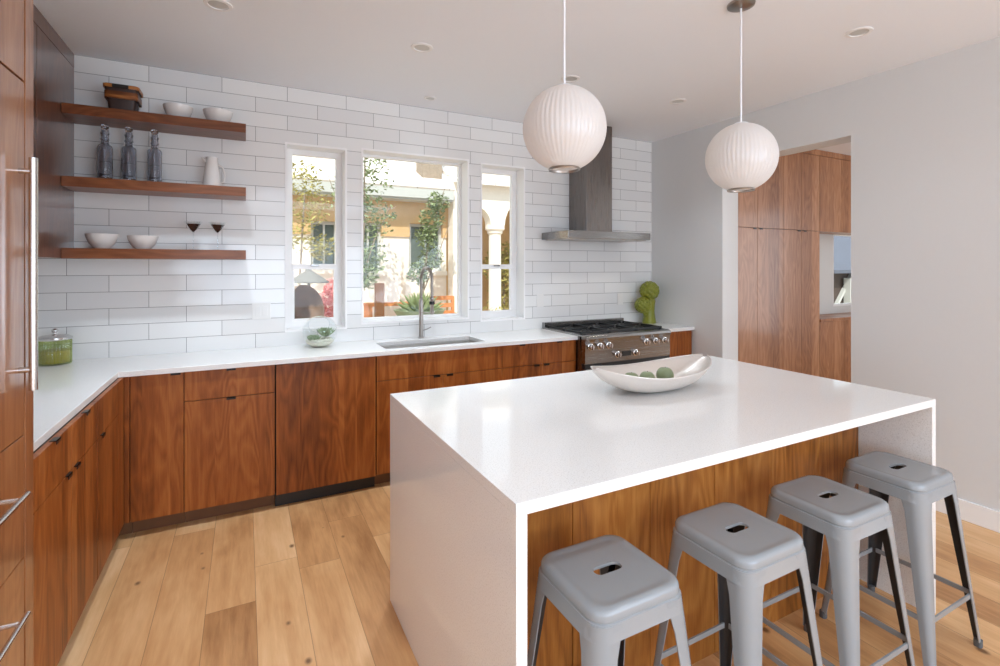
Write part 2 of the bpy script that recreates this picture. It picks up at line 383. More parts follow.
struct('wall_left_return', bx(-3.1, XL, -3.32, -3.2, 0, H), M['wall'], smooth=0)
struct('wall_side', MB().slab([YB, -8.0, -4.6, -3.2], [0, .25, 2.5, H], lambda i, j: not (i == 1 and j == 1), -3.1, -2.98, 'yz'), M['wall'], smooth=0)
struct('wall_right', MB().slab([YB, -8.4, -5.9, -1.897, -.856, .2], [0, .25, 2.390, H], lambda i, j: not (i == 3 and j < 2) and not (i == 1 and j == 1), XR, XR+.204, 'yz'), M['wall'], smooth=0)
struct('wall_rear', MB().slab([-3.1, -1.1, 3.6, 5.6, 7.5, 8.2], [0, .15, 2.55, H], lambda i, j: not (i == 1 and j == 1) , YB-.1, YB, 'xz'), M['wall'], smooth=0)
struct('wall_hall_front', bx(XR+.204, 8.1, -5.6, -5.45, 0, H), M['wall'], smooth=0)
struct('wall_hall_right', MB().slab([-5.6, -4.6, -2.6, .2], [0, .3, 2.5, H], lambda i, j: not (i == 1 and j == 1), 8.1, 8.2, 'yz'), M['wall'], smooth=0)
struct('baseboard_right', bx(XR-.014, XR, YB, -1.897, 0, .115, bev=.002), M['white'])
struct('baseboard_hall', bx(XR+.204, XR+.218, -5.45, -1.897, 0, .115, bev=.002), M['white'])
# rear glazing frames (behind the camera)
mb = MB()
for x in (-1.1, .46, 2.03, 3.6): mb.box(x-.03, x+.03, YB-.08, YB-.02, .15, 2.55)
for z in (.15, 2.55): mb.box(-1.1, 3.6, YB-.08, YB-.02, z-.03, z+.03)
struct('window_5', mb, M['white'], smooth=0)
mb = MB()
for y in (-8.0, -6.3, -4.6): mb.box(-3.07, -3.01, y-.03, y+.03, .25, 2.5)
for z in (.25, 2.5): mb.box(-3.07, -3.01, -8, -4.6, z-.03, z+.03)
struct('window_6', mb, M['white'], smooth=0)
mb = MB()
for y in (-8.4, -7.15, -5.9): mb.box(XR+.06, XR+.12, y-.03, y+.03, .25, 2.39)
for z in (.25, 2.36): mb.box(XR+.06, XR+.12, -8.4, -5.9, z, z+.05)
struct('window_7', mb, M['white'], smooth=0)

def window(n, W, hung):
    x0, x1, z0, z1 = W; fy = .135
    jb = MB()   # jamb liner, a hair proud of the tile
    e = .010
    jb.slab([x0-e, x0+.004, x1-.004, x1+e], [z0-e, z0+.004, z1-.004, z1+e], lambda i, j: not (i == 1 and j == 1), -.004, .19, 'xz')
    o = struct('window_%d' % n, jb, M['white'], smooth=0)
    fw = .05 if hung else .026
    f = MB().slab([x0, x0+fw, x1-fw, x1], [z0, z0+fw, z1-fw*.9, z1], lambda i, j: not (i == 1 and j == 1), fy, fy+.045, 'xz')
    f.build('window_frame', M['white'], o, smooth=0, bevel=.002)
    if hung:
        zm = 1.478
        MB().box(x0+fw-.004, x1-fw+.004, fy-.006, fy+.03, zm-.021, zm+.021, bev=.003).build('meeting_rail', M['white'], o)
        s2 = MB().slab([x0+fw-.002, x0+fw+.014, x1-fw-.014, x1-fw+.002], [z0+fw-.002, z0+fw+.016, zm-.02, zm-.018], lambda i, j: not (i == 1 and j == 1), fy+.002, fy+.03, 'xz')
        s2.build('lower_sash', M['white'], o, smooth=0)
        MB().box((x0+x1)/2-.03, (x0+x1)/2+.03, fy-.014, fy-.006, zm+.004, zm+.016, bev=.002).build('sash_lock', M['steel'], o)
    bx(x0+fw-.004, x1-fw+.004, fy+.022, fy+.026, z0+fw-.004, z1-fw+.004).build('window_pane', M['pane'], o, smooth=0)
window(1, W1, True); window(2, W2, False); window(3, W3, True)

# ------------------------------------------------------------------ cabinets
ZT = .885; ZB = .09; ZS = .715; G = .0016
def tab_y(x, z, face, w=.042): return bx(x-w/2, x+w/2, face-.010, face+.012, z-.001, z+.005, bev=.001)
def tab_x(y, z, face, w=.042): return bx(face-.012, face+.010, y-w/2, y+w/2, z-.001, z+.005, bev=.001)
def pull(face, axis, c, z, parent):
    # small edge pull: thin lip with a dark grip folded down over the top of the front
    mb = MB()
    if axis == 'y': mb.box(c-.024, c+.024, face-.009, face+.012, z-.0016, z+.0016); mb.box(c-.024, c+.024, face-.009, face-.0065, z-.012, z+.0016)
    else: mb.box(face-.012, face+.009, c-.024, c+.024, z-.0016, z+.0016); mb.box(face+.0065, face+.009, c-.024, c+.024, z-.012, z+.0016)
    return mb.build('edge_pull', M['tab'], parent, smooth=0)
FY = -.535; FX = -.58
def front_y(name, x0, x1, z0, z1, parent, mat='walnut', pulls=(), th=.019, face=FY):
    o = bx(x0+G, x1-G, face, face+th, z0+G, z1-G, bev=.0012).build(name, M[mat], parent)
    for p in pulls: pull(face, 'y', p, z1-.001, o)
    return o
def front_x(name, y0, y1, z0, z1, parent, mat='walnut', pulls=(), th=.019, face=FX):
    o = bx(face-th, face, y0+G, y1-G, z0+G, z1-G, bev=.0012).build(name, M[mat], parent)
    for p in pulls: pull(face, 'x', p, z1-.001, o)
    return o
def base_y(label, x0, x1, fronts, mat='walnut', toe=True):
    t_ = thing('base_cabinet', label, 'cabinet', ((x0+x1)/2, -.3, 0))
    if 'sink' in label:
        MB().slab([x0+.0005, x0+.02, x1-.02, x1-.0005], [FY+.0195, FY+.03, -.03, -.012], lambda i, j: not (i == 1 and j == 1), ZB, ZT-.001).build('body', M['gap'], t_, smooth=0)
    else: bx(x0+.0005, x1-.0005, FY+.0195, -.012, ZB, ZT-.001).build('body', M['gap'], t_, smooth=0)
    if toe: bx(x0+.0005, x1-.0005, FY+.075, FY+.09, 0, ZB).build('toe_kick', M['toekick'], t_, smooth=0)
    for f in fronts: front_y(f[0], f[1], f[2], f[3], f[4], t_, mat, f[5])
    return t_
base_y('narrow walnut base cabinet with one full-height door, nearest the corner', -.554, -.306, [('door', -.554, -.306, ZB, ZT, (-.345,))])
base_y('walnut base cabinet with drawer over wide door, left of the dishwasher', -.306, .163, [('drawer', -.306, .163, ZS, ZT, (-.0715,)), ('door', -.306, .163, ZB, ZS, (-.0715,))])
base_y('wide walnut sink cabinet with plain front panel over two doors, right of the dishwasher', .778, 1.719, [('front_panel', .778, 1.719, ZS, ZT, ()), ('door', .778, 1.2485, ZB, ZS, (1.20,)), ('door', 1.2485, 1.719, ZB, ZS, (1.298,))])
base_y('narrow walnut drawer cabinet between sink cabinet and the cabinet beside the range', 1.719, 2.067, [('drawer', 1.719, 2.067, ZS, ZT, (1.893,)), ('door', 1.719, 2.067, ZB, ZS, (2.022,))])
base_y('narrow walnut cabinet with drawer, touching the left side of the range', 2.067, 2.398, [('drawer', 2.067, 2.398, ZS, ZT, (2.235,)), ('door', 2.067, 2.398, ZB, ZS, (2.112,))])
base_y('walnut base cabinet between the range and the right wall', 3.332, 3.738, [('drawer', 3.332, 3.722, .60, ZT, ()), ('door', 3.332, 3.722, ZB, .60, ())])
# dishwasher
t_ = thing('dishwasher', 'dishwasher hidden behind a full-height walnut panel with black toe kick', 'dishwasher', (.47, -.3, 0))
bx(.165, .776, FY+.0195, -.012, ZB, ZT-.001).build('body', M['gap'], t_, smooth=0)
front_y('door_panel', .168, .774, .085, ZT-.004, t_)
bx(.166, .776, FY+.045, FY+.06, .0, .083).build('toe_kick', M['black'], t_, smooth=0)
# corner carcass and left run
t_ = thing('corner_filler', 'plain walnut corner filler panel where the two counter runs meet', 'cabinet', (-.9, -.3, 0))
bx(XL+.004, -.556, FY+.02, -.012, ZB, ZT-.001).build('body', M['gap'], t_, smooth=0)
bx(FX+.001, -.556, FY, FY+.019, ZB+G, ZT-G, bev=.001).build('front_panel', M['walnut'], t_)
bx(-.66, -.556, FY+.075, FY+.09, 0, ZB).build('toe_kick', M['toekick'], t_, smooth=0)
def base_x(label, y0, y1, fronts):
    t_ = thing('base_cabinet', label, 'cabinet', (-.9, (y0+y1)/2, 0))
    bx(XL+.004, FX-.0195, y0+.0005, y1-.0005, ZB, ZT-.001).build('body', M['gap'], t_, smooth=0)
    bx(FX-.09, FX-.075, y0+.0005, y1-.0005, 0, ZB).build('toe_kick', M['toekick'], t_, smooth=0)
    for f in fronts: front_x(f[0], f[1], f[2], f[3], f[4], t_, 'walnut', f[5])
base_x('walnut base cabinet with drawer over single door, left counter run near the corner', -1.075, -.537, [('drawer', -1.075, -.66, ZS, ZT, ()), ('door', -1.075, -.66, ZB, ZS, (-.995,)), ('filler_panel', -.66, -.537, ZB, ZT, ())])
base_x('walnut base cabinet with two doors and drawers, left counter run beside the refrigerator', -1.826, -1.076, [('drawer', -1.443, -1.076, ZS, ZT, (-1.25,)), ('drawer', -1.826, -1.443, ZS, ZT, (-1.62,)), ('door', -1.443, -1.076, ZB, ZS, (-1.385,)), ('door', -1.826, -1.443, ZB, ZS, (-1.49,))])
# counter
xs = [XL+.002, -.602, .86, 1.62, 2.402]; ys = [-1.827, -.554, -.465, -.145, -.002]
def kc(i, j):
    if j == 0: return i == 0
    if i == 2 and j == 2: return False
    return True
solo(MB().slab(xs, ys, kc, .8855, .915), 'countertop', M['quartz'], 'white quartz L-shaped countertop running along the left and back walls', 'countertop', (-.9, -.3, .8855), smooth=0, bevel=.002)
solo(bx(3.328, 3.738, -.554, -.002, .8855, .915), 'countertop', M['quartz'], 'short white quartz countertop between the range and the right wall', 'countertop', (3.53, -.28, .8855), smooth=0, bevel=.002)
# sink
t_ = thing('kitchen_sink', 'stainless steel undermount sink set in the back counter below the middle window', 'sink', (1.24, -.305, .66))
x0, x1, y0, y1, zb = .852, 1.628, -.473, -.137, .68
mb = MB()
def rr(cx, cy, hx, hy, r, z, n=6):
    out = []
    for qx, qy, a0 in ((1, 1, 0), (-1, 1, PI/2), (-1, -1, PI), (1, -1, 1.5*PI)):
        for k in range(n+1):
            a = a0+PI/2*k/n; out.append((cx+qx*(hx-r)+r*math.cos(a), cy+qy*(hy-r)+r*math.sin(a), z))
    return out
cx, cy, hx, hy = 1.24, -.305, .388, .168
mb.loft([rr(cx, cy, hx+.02, hy+.015, .03, .8845), rr(cx, cy, hx, hy, .025, .8845), rr(cx, cy, hx-.004, hy-.004, .022, .70), rr(cx, cy, hx-.02, hy-.02, .03, .682), rr(cx, cy, .05, .04, .035, .680)], capend=True)
mb.loft([rr(cx, cy, hx+.02, hy+.015, .03, .884), rr(cx, cy, hx+.004, hy+.004, .026, .69), rr(cx, cy, hx-.02, hy-.02, .026, .677)], capend=True)
mb.build('basin', M['sinksteel'], t_, recalc=True)
MB().lathe([(.0, .0), (.04, 0), (.043, .003), (.036, .005), (.03, .002), (.0, .001)], 24, (cx, cy, .681)).build('drain', M['chrome'], t_)
# faucet
t_ = thing('kitchen_faucet', 'brushed steel gooseneck faucet with coiled spring neck, behind the sink', 'faucet', (1.238, -.074, .915))
c = (1.238, -.074)
MB().lathe([(.0, 0), (.026, 0), (.026, .006), (.019, .010), (.0175, .012), (.0175, .30), (.013, .305), (0, .305)], 20, (*c, .9152)).build('column', M['nickel'], t_)
pts = [(c[0], c[1], 1.215), (c[0], c[1], 1.36)]
R = .085
for k in range(13): a = PI*k/12; pts.append((c[0]+.03*(1-math.cos(a))/2, c[1]-R+R*math.cos(a), 1.385+R*math.sin(a)))
pts.append((c[0]+.03, c[1]-2*R, 1.24))
MB().tube(pts, .009, 10).build('hose', M['nickel'], t_)
# coil
P = [Vector(p) for p in pts]; cum = [0]
for a, b in zip(P, P[1:]): cum.append(cum[-1]+(b-a).length)
def at(s_):
    for i in range(len(P)-1):
        if s_ <= cum[i+1]: f = (s_-cum[i])/(cum[i+1]-cum[i]); return P[i].lerp(P[i+1], f), (P[i+1]-P[i]).normalized()
    return P[-1], (P[-1]-P[-2]).normalized()
co = []; turns = 46
for k in range(turns*7):
    q, d = at(cum[-1]*k/(turns*7)); u = Vector((1, 0, 0)); v = d.cross(u).normalized(); a = 2*PI*k/7
    co.append(q+(u*math.cos(a)+v*math.sin(a))*.0125)
MB().tube(co, .0022, 5).build('spring_coil', M['nickel'], t_)
sx, sy = c[0]+.03, c[1]-2*R
MB().lathe([(0, 0), (.013, 0), (.015, .02), (.014, .09), (.018, .10), (.018, .125), (.010, .13), (0, .13)], 16, (sx, sy, 1.115)).build('spray_head', M['nickel'], t_)
MB().lathe([(.0185, 0), (.0215, .004), (.0215, .02), (.0185, .024)], 16, (sx, sy, 1.19), caps=False).build('holder_ring', M['black'], t_)
MB().tube([(c[0], c[1]-.018, 1.12), (c[0], c[1]-.05, 1.12), (sx+.02, sy+.02, 1.12), (sx+.02, sy, 1.135)], .0045, 8).build('docking_arm', M['nickel'], t_)
MB().tube([(c[0]+.016, c[1], .975), (c[0]+.05, c[1]-.01, .985), (c[0]+.075, c[1]-.02, 1.0)], .0045, 8).build('lever', M['nickel'], t_)

# refrigerator behind walnut panels, surround and wall cabinets
t_ = thing('refrigerator', 'built-in refrigerator with tall walnut door panel and two freezer drawers', 'refrigerator', (-.9, -2.33, 0))
bx(XL+.004, FX-.025, -2.795, -1.893, .09, 2.022).build('body', M['gap'], t_, smooth=0)
bx(FX-.09, FX-.07, -2.795, -1.893, 0, .09).build('toe_kick', M['toekick'], t_, smooth=0)
d_ = bx(FX-.022, FX, -2.793, -1.895, .985, 2.022, bev=.0015).build('door', M['walnut_glare'], t_)
mb = MB(); mb.tube([(-.549, -1.932, 1.12), (-.549, -1.932, 1.797)], .0105, 16)
for z in (1.18, 1.757): mb.tube([(FX, -1.932, z), (-.549, -1.932, z)], .0085, 12)
mb.build('handle', M['chrome'], d_)
for z0, z1, zh in ((.625, .981, .857), (.095, .621, .527)):
    d_ = bx(FX-.022, FX, -2.793, -1.895, z0, z1, bev=.0015).build('drawer', M['walnut_glare'], t_)
    mb = MB(); mb.tube([(-.53, -2.04, zh), (-.53, -2.66, zh)], .0075, 14)
    for y in (-2.08, -2.62): mb.tube([(FX, y, zh), (-.53, y, zh)], .006, 10)
    mb.build('handle', M['chrome'], d_)
t_ = thing('fridge_surround', 'walnut side panel and overhead cabinet framing the refrigerator', 'cabinet', (-.9, -2.3, 0))
bx(XL+.003, FX+.002, -1.892, -1.829, .0, H-.002, bev=.001).build('side_panel', M['walnut_glare'], t_)
bx(XL+.003, FX+.002, -2.86, -2.797, .0, H-.002, bev=.001).build('side_panel', M['walnut_glare'], t_)
bx(XL+.004, FX-.025, -2.796, -1.893, 2.027, H-.002).build('overhead_box', M['gap'], t_, smooth=0)
for a, b in ((-2.343, -1.894), (-2.795, -2.345)): bx(FX-.022, FX, a, b, 2.029, H-.06, bev=.0012).build('door', M['walnut_glare'], t_)
bx(FX-.022, FX, -2.795, -1.894, H-.057, H-.002).build('top_trim', M['walnut_glare'], t_)
t_ = thing('wall_cabinet', 'tall walnut wall cabinets in a painted backlit tone with glossy doors up to the ceiling, left wall', 'cabinet', (-1.08, -.9, 1.525))
CX = -.9165
bx(XL+.004, CX-.02, -1.826, -.002, 1.528, 2.676).build('body', M['walnut_backlit'], t_, smooth=0)
for a, b in ((-.607, -.003), (-1.215, -.610), (-1.826, -1.218)): bx(CX-.019, CX, a, b, 1.527, 2.676, bev=.001).build('door', M['walnut_backlit'], t_)
bx(XL+.004, CX, -1.826, -.002, 2.68, H-.001).build('crown_strip', M['walnut_backlit'], t_, smooth=0)

# floating shelves
for z, lb in ((2.342, 'top'), (1.932, 'middle'), (1.5265, 'bottom')):
    solo(bx(CX+.002, .006, -.25, -.002, z, z+.058, bev=.0015), 'floating_shelf', M['walnut_shelf'], 'thick walnut floating shelf on the tiled wall, %s of the three' % lb, 'shelf', (-.455, -.126, z), 'walnut shelves left of the windows')
ST, SM, SB = 2.4005, 1.9905, 1.585

# ------------------------------------------------------------------ hood, range
t_ = thing('range_hood', 'stainless steel chimney hood mounted over the range', 'range hood', (2.86, -.25, 1.715))
mb = MB(); mb.box(2.402, 3.318, -.42, -.003, 1.722, 1.785, bev=.002); mb.build('canopy', M['steel'], t_)
bx(2.705, 2.992, -.272, -.003, 1.7855, H-.002, bev=.002).build('chimney', M['steel_v'], t_)
bx(2.43, 3.29, -.39, -.03, 1.716, 1.7218).build('filter_panel', M['nickel'], t_, smooth=0)
for x in (2.62, 3.10): MB().lathe([(0, 0), (.03, 0), (.033, .004), (0, .004)], 20, (x, -.33, 1.7115)).build('hood_light', M['lens'], t_)
lamp('hood_lamp', 'SPOT', (2.62, -.33, 1.70), (0, 0, 0), 2.5, (1, .93, .82), spot_size=1.9, spot_blend=.5, shadow_soft_size=.03)
lamp('hood_lamp', 'SPOT', (3.10, -.33, 1.70), (0, 0, 0), 2.5, (1, .93, .82), spot_size=1.9, spot_blend=.5, shadow_soft_size=.03)

t_ = thing('gas_range', 'stainless steel six-burner gas range between the counters', 'range', (2.865, -.3, 0))
X0, X1 = 2.405, 3.325
bx(X0, X1, -.60, -.02, .10, .915).build('body', M['steel'], t_, smooth=0, bevel=.001)
# control panel with bullnose
prof = [(-.60, .70), (-.645, .70), (-.648, .74), (-.648, .872), (-.655, .885), (-.662, .900), (-.655, .918), (-.64, .926), (-.60, .928), (-.575, .928), (-.575, .912)]
mb = MB(); mb.loft([[(x, y, z) for y, z in prof] for x in (X0, X1)], caps=True); mb.build('control_panel', M['steel'], t_)
bx(X0, X1, -.645, -.601, .662, .698).build('gap_shade_strip', M['black'], t_, smooth=0)  # black strip standing in for the shade in the gap above the door
d_ = bx(X0+.004, X1-.004, -.645, -.601, .19, .658, bev=.003).build('oven_door', M['steel'], t_)
bx(X0+.17, X1-.17, -.648, -.6452, .30, .54).build('oven_window', M['black'], d_, smooth=0)
mb = MB(); mb.tube([(X0+.05, -.71, .615), (X1-.05, -.71, .615)], .013, 14)
for x in (X0+.09, X1-.09): mb.tube([(x, -.645, .615), (x, -.71, .615)], .010, 10)
mb.build('oven_handle', M['chrome'], d_)
bx(X0+.01, X1-.01, -.60, -.56, 0, .10).build('kick_panel', M['black'], t_, smooth=0)
bx(2.785, 2.875, -.652, -.649, .737, .775).build('display', M['black'], t_, smooth=0)
for x, z in ((2.452, .838), (2.548, .838), (2.640, .838), (2.728, .756), (2.925, .756), (3.045, .838), (3.150, .838), (3.255, .838)):
    k_ = MB()
    rings = []
    for r, y in ((.027, -.6485), (.027, -.656), (.021, -.658), (.0195, -.682), (.017, -.686)):
        rings.append([(x+r*math.cos(2*PI*k/20), y, z+r*math.sin(2*PI*k/20)) for k in range(20)])
    k_.loft(rings, caps=True); k_.box(x-.0045, x+.0045, -.694, -.684, z-.019, z+.019, bev=.001)
    k_.build('knob', M['chrome'], t_)
bx(X0+.012, X1-.012, -.573, -.05, .9155, .922).build('cooktop', M['iron'], t_, smooth=0)
mb = MB(); mb.box(X0, X1, -.05, -.005, .9155, .972, bev=.002); mb.build('back_guard', M['steel'], t_)
for a, b in ((X0, X0+.012), (X1-.012, X1)): bx(a, b, -.575, -.05, .9155, .930).build('side_rail', M['steel'], t_, smooth=0)
for i in range(3):
    gx0 = X0+.02+i*.2945; gx1 = gx0+.291
    g_ = MB()
    z0, z1 = .934, .948
    for x in (gx0+.006, gx1-.006): g_.box(x-.006, x+.006, -.565, -.06, z0, z1)
    for y in (-.565, -.312, -.066): g_.box(gx0, gx1, y-.006, y+.006, z0, z1)
    for cy_ in (-.44, -.19):
        cx_ = (gx0+gx1)/2
        for k in range(4):
            a = PI/4+k*PI/2
            g_.bar((cx_+.035*math.cos(a), cy_+.035*math.sin(a), z1-.006), (cx_+.168*math.cos(a)*.99, cy_+.155*math.sin(a), z1-.006), .010, .013)
    for x in (gx0+.006, gx1-.006):
        for y in (-.56, -.312, -.07): g_.box(x-.006, x+.006, y-.006, y+.006, .922, z0)
    g_.build('burner_grate', M['iron'], t_, smooth=0)
    for cy_ in (-.44, -.19):
        b_ = MB().lathe([(0, 0), (.058, 0), (.056, .008), (.044, .010), (0, .010)], 28, ((gx0+gx1)/2, cy_, .9222)).build('burner', M['nickel'], t_)
        MB().lathe([(0, .0), (.038, 0), (.038, .006), (.03, .009), (0, .009)], 28, ((gx0+gx1)/2, cy_, .9324)).build('burner_cap', M['iron'], b_)

# outlets
for x, z, w_, h_, lb, gang in ((.103, 1.169, .118, .114, 'white double outlet plate on the tiles left of the windows', 2), (2.386, 1.172, .072, .114, 'white outlet plate on the tiles between right window and range', 1), (3.318, 1.157, .072, .114, 'white outlet plate on the tiles behind the range, beside the green ornament', 1)):
    t_ = thing('wall_outlet', lb, 'outlet', (x, -.001, z))
    bx(x-w_/2, x+w_/2, -.0065, -.0008, z-h_/2, z+h_/2, bev=.002).build('cover_plate', M['outlet'], t_)
    for g_ in range(gang):
        gx = x+(g_-(gang-1)/2)*.046
        bx(gx-.0165, gx+.0165, -.0085, -.0062, z-.034, z+.034, bev=.001).build('socket_insert', M['outlet'], t_)

# ------------------------------------------------------------------ island
IX0, IX1, IY0, IY1 = .573, 2.621, -2.812, -1.662
t_ = thing('kitchen_island', 'walnut island cabinet inside the white waterfall slab', 'kitchen island', (1.6, -2.1, 0))
bx(IX0+.034, IX1-.034, -2.51, IY1-.03, .09, .8835).build('body', M['walnut_island'], t_, smooth=0)
bx(IX0+.034, IX1-.034, -2.50, IY1-.10, 0, .09).build('toe_kick', M['toekick'], t_, smooth=0)
e = [.607, .938, 1.27, 1.60, 1.937, 2.264, 2.587]
for i in range(6): bx(e[i]+.001, e[i+1]-.001, -2.53, -2.5105, .0, .8830, bev=.0015).build('back_panel', M['walnut_island'], t_)
for a, b in ((.608, 1.27), (1.27, 1.93), (1.93, 2.586)):
    front_y_ = bx(a+G, b-G, IY1-.029, IY1-.010, ZB, .883, bev=.0012).build('door', M['walnut_island'], t_)
t_ = thing('waterfall_countertop', 'white quartz waterfall slab covering the top and both ends of the island', 'countertop', (1.6, -2.24, 0))
bx(IX0, IX1, IY0, IY1, .884, .915, bev=.0015).build('top_slab', M['quartz'], t_)
bx(IX0, IX0+.031, IY0, IY1, 0, .8838, bev=.001).build('side_slab', M['quartz'], t_)
bx(IX1-.031, IX1, IY0, IY1, 0, .8838, bev=.001).build('side_slab', M['quartz'], t_)

# ------------------------------------------------------------------ stools
def stool():
    t_ = thing('metal_stool', 'x', 'stool', (0, 0, 0))
    n = 7; S = .150
    def ring(h, r, z): return rr(0, 0, h, h*.965, r, z, n)
    def slot(hx, hy, z): return rr(0, 0, hx, hy, min(hx, hy)*.98, z, n)
    mb = MB()
    mb.loft([slot(.044, .0175, .660), slot(.044, .0175, .6682), slot(.062, .034, .6682), ring(.105, .035, .6682), ring(.119, .040, .6682), ring(.126, .043, .6704),
             ring(.137, .045, .6690), ring(.1425, .047, .6645), ring(.1450, .048, .658), ring(.1455, .048, .645), ring(.1440, .047, .6435), ring(.1440, .047, .6405), ring(.1475, .048, .6385),
             ring(.1500, .050, .620), ring(.1535, .051, .600)])
    mb.loft([ring(.1535, .051, .600), ring(.152, .050, .600), ring(.143, .047, .638), ring(.139, .045, .656), ring(.122, .035, .6625), slot(.052, .024, .6600), slot(.044, .0175, .660)], mi=1)  # black underside gives the seat slot its dark inside by colour
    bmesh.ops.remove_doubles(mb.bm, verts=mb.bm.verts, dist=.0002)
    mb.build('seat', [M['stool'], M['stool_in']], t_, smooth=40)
    for qx in (1, -1):
        for qy in (1, -1):
            mb = MB(); outer = []; inner = []
            for k in range(9):
                f = k/8; z = .636*(1-f)+.022*f
                # outer corner position, flange length, corner radius; short flare right under the seat
                h = .1475+(.197-.1475)*((.640-z)/.640)
                fl = .066*(1-f)+.026*f
                if k == 0: fl = .078
                r = .045*(1-f)+.014*f; r = min(r, fl*.8)
                o_ = []
                c0 = h-r
                o_.append((h, h-fl)); 
                for q in range(7): a = PI/2*q/6; o_.append((c0+r*math.cos(a), c0+r*math.sin(a)))
                o_.append((h-fl, h))
                T = .0035
                i_ = [(h-T, h-fl)]
                for q in range(7): a = PI/2*q/6; i_.append((c0+(r-T)*math.cos(a), c0+(r-T)*math.sin(a)))
                i_.append((h-fl, h-T))
                outer.append([(qx*a, qy*b*(.97+.03*f), z) for a, b in o_]); inner.append([(qx*a, qy*b*(.97+.03*f), z) for a, b in i_])
            A = mb.loft(outer, closed=False, mi=0); B = mb.loft(inner, closed=False, mi=1)
            for i in range(8):
                for e0 in (0, -1):
                    mb.bm.faces.new((A[i][e0], A[i+1][e0], B[i+1][e0], B[i][e0]))
            for row in (0, -1):
                for j in range(8): mb.bm.faces.new((A[row][j], A[row][j+1], B[row][j+1], B[row][j]))
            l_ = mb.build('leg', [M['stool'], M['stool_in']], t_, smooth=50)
            f_ = MB(); c0 = .1955-.010
            _ = f_.loft([rr(qx*c0, qy*c0, .0125, .0125, .008, z, 4) for z in (0, .004, .026)], caps=True)
            f_.build('foot_cap', M['rubber'], l_)
    def hh(z): return .1475+(.197-.1475)*((.640-z)/.640)
    for z, in_, s_ in ((.20, .006, 'y'), (.20, .006, 'x')):
        for q in (1, -1):
            h = hh(z)-in_; e_ = h-.012
            if s_ == 'y': MB().bar((-e_, q*h*.99, z), (e_, q*h*.99, z), .006, .018).build('footrest_bar', M['stool'], t_)
            else: MB().bar((q*h, -e_*.99, z), (q*h, e_*.99, z), .006, .018).build('footrest_bar', M['stool'], t_)
    h = hh(.585)-.03
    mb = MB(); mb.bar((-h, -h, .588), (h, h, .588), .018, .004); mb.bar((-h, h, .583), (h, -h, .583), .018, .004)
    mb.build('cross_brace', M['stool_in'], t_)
    return t_
s0 = stool(); s0.location = (.868, -2.787, 0); s0['group'] = 'grey metal stools at the island'
s0['label'] = 'grey metal stool with slotted seat, farthest left, beside the white end slab'
for loc, lb, rz in (((1.360, -2.808, 0), 'grey metal stool with slotted seat, second from the left', .01), ((1.846, -2.806, 0), 'grey metal stool with slotted seat, third from the left', -.01),
                    ((2.358, -2.790, 0), 'grey metal stool with slotted seat, farthest right, showing a foot on the floor', 0)):
    tree_copy(s0, loc, lb, rz)

# ------------------------------------------------------------------ pendants and downlights
def pendant(x, y, zc, lb):
    t_ = thing('pendant_lamp', lb, 'lamp', (x, y, H), 'globe pendants over the island')
    R = .163; rb = .060; prof = []
    a0 = math.asin(rb/R)
    n = 26
    for k in range(n+1):
        a = a0*.55+(PI-a0-a0*.55)*k/n    # from top to bottom opening
        prof.append((R*math.sin(a), R*1.015*math.cos(a)))
    MB().lathe(prof, 288, (x, y, zc), caps=False, rib=52, ribd=.012).build('shade', M['film'], t_, smooth=25)
    zb = zc-R*1.015*math.cos(a0)
    MB().lathe([(rb, .0), (rb+.003, -.004), (rb+.001, -.009), (rb-.004, -.008), (rb-.006, .0), (rb, .0)], 40, (x, y, zb), caps=False).build('bottom_ring', M['nickel'], t_)
    zt = zc+R*1.005
    MB().lathe([(0, .004), (.03, .004), (.034, 0), (.034, -.004), (0, -.004)], 24, (x, y, zt)).build('top_cap', M['cord'], t_)
    MB().tube([(x, y, zt), (x, y, H-.012)], .0042, 10).build('cord', M['cord'], t_)
    MB().lathe([(0, -.022), (.010, -.022), (.05, -.016), (.062, -.010), (.064, -.001), (0, -.001)], 32, (x, y, H)).build('ceiling_canopy', M['nickel'], t_)
    MB().lathe([(0, .09), (.016, .088), (.018, .04), (.026, .02), (.030, -.01), (.022, -.035), (0, -.045)], 20, (x, y, zc)).build('bulb', M['lens'], t_)
pendant(1.115, -2.227, 2.020, 'white ribbed globe pendant hanging over the island, nearer to the windows')
pendant(2.155, -2.227, 2.012, 'white ribbed globe pendant hanging over the island, in front of the hall opening')
for watts, x, y, lb in ((95, -.116, -1.055, 'round recessed ceiling light above the left counter corner, leftmost'), (72, .92, -1.055, 'round recessed ceiling light above the aisle before the middle window'),
                 (40, 1.975, -1.055, 'round recessed ceiling light beside the near pendant cord'), (28, 2.984, -1.055, 'round recessed ceiling light in front of the range hood'),
                 (9, 2.985, -2.33, 'round recessed ceiling light near the right wall, beside the far pendant'), (2, 1.252, -.244, 'small round recessed ceiling light right above the middle window')):
    t_ = thing('recessed_light', lb, 'ceiling light', (x, y, H), 'recessed ceiling lights')
    r = .062 if y < -.5 else .045
    MB().lathe([(r*.72, -.0005), (r*.74, -.006), (r, -.005), (r*1.03, -.0005)], 32, (x, y, H), caps=False).build('trim_ring', M['white'], t_)
    MB().lathe([(0, -.002), (r*.5, -.002), (r*.73, -.0008), (0, -.0008)], 32, (x, y, H)).build('lens', M['lens'], t_)
    lamp('downlight_lamp', 'SPOT', (x, y, H-.012), (0, 0, 0), watts, (.78, .89, 1), spot_size=1.7 if 1.5 < x < 2.5 else 2.05, spot_blend=1.0, shadow_soft_size=r*.6)

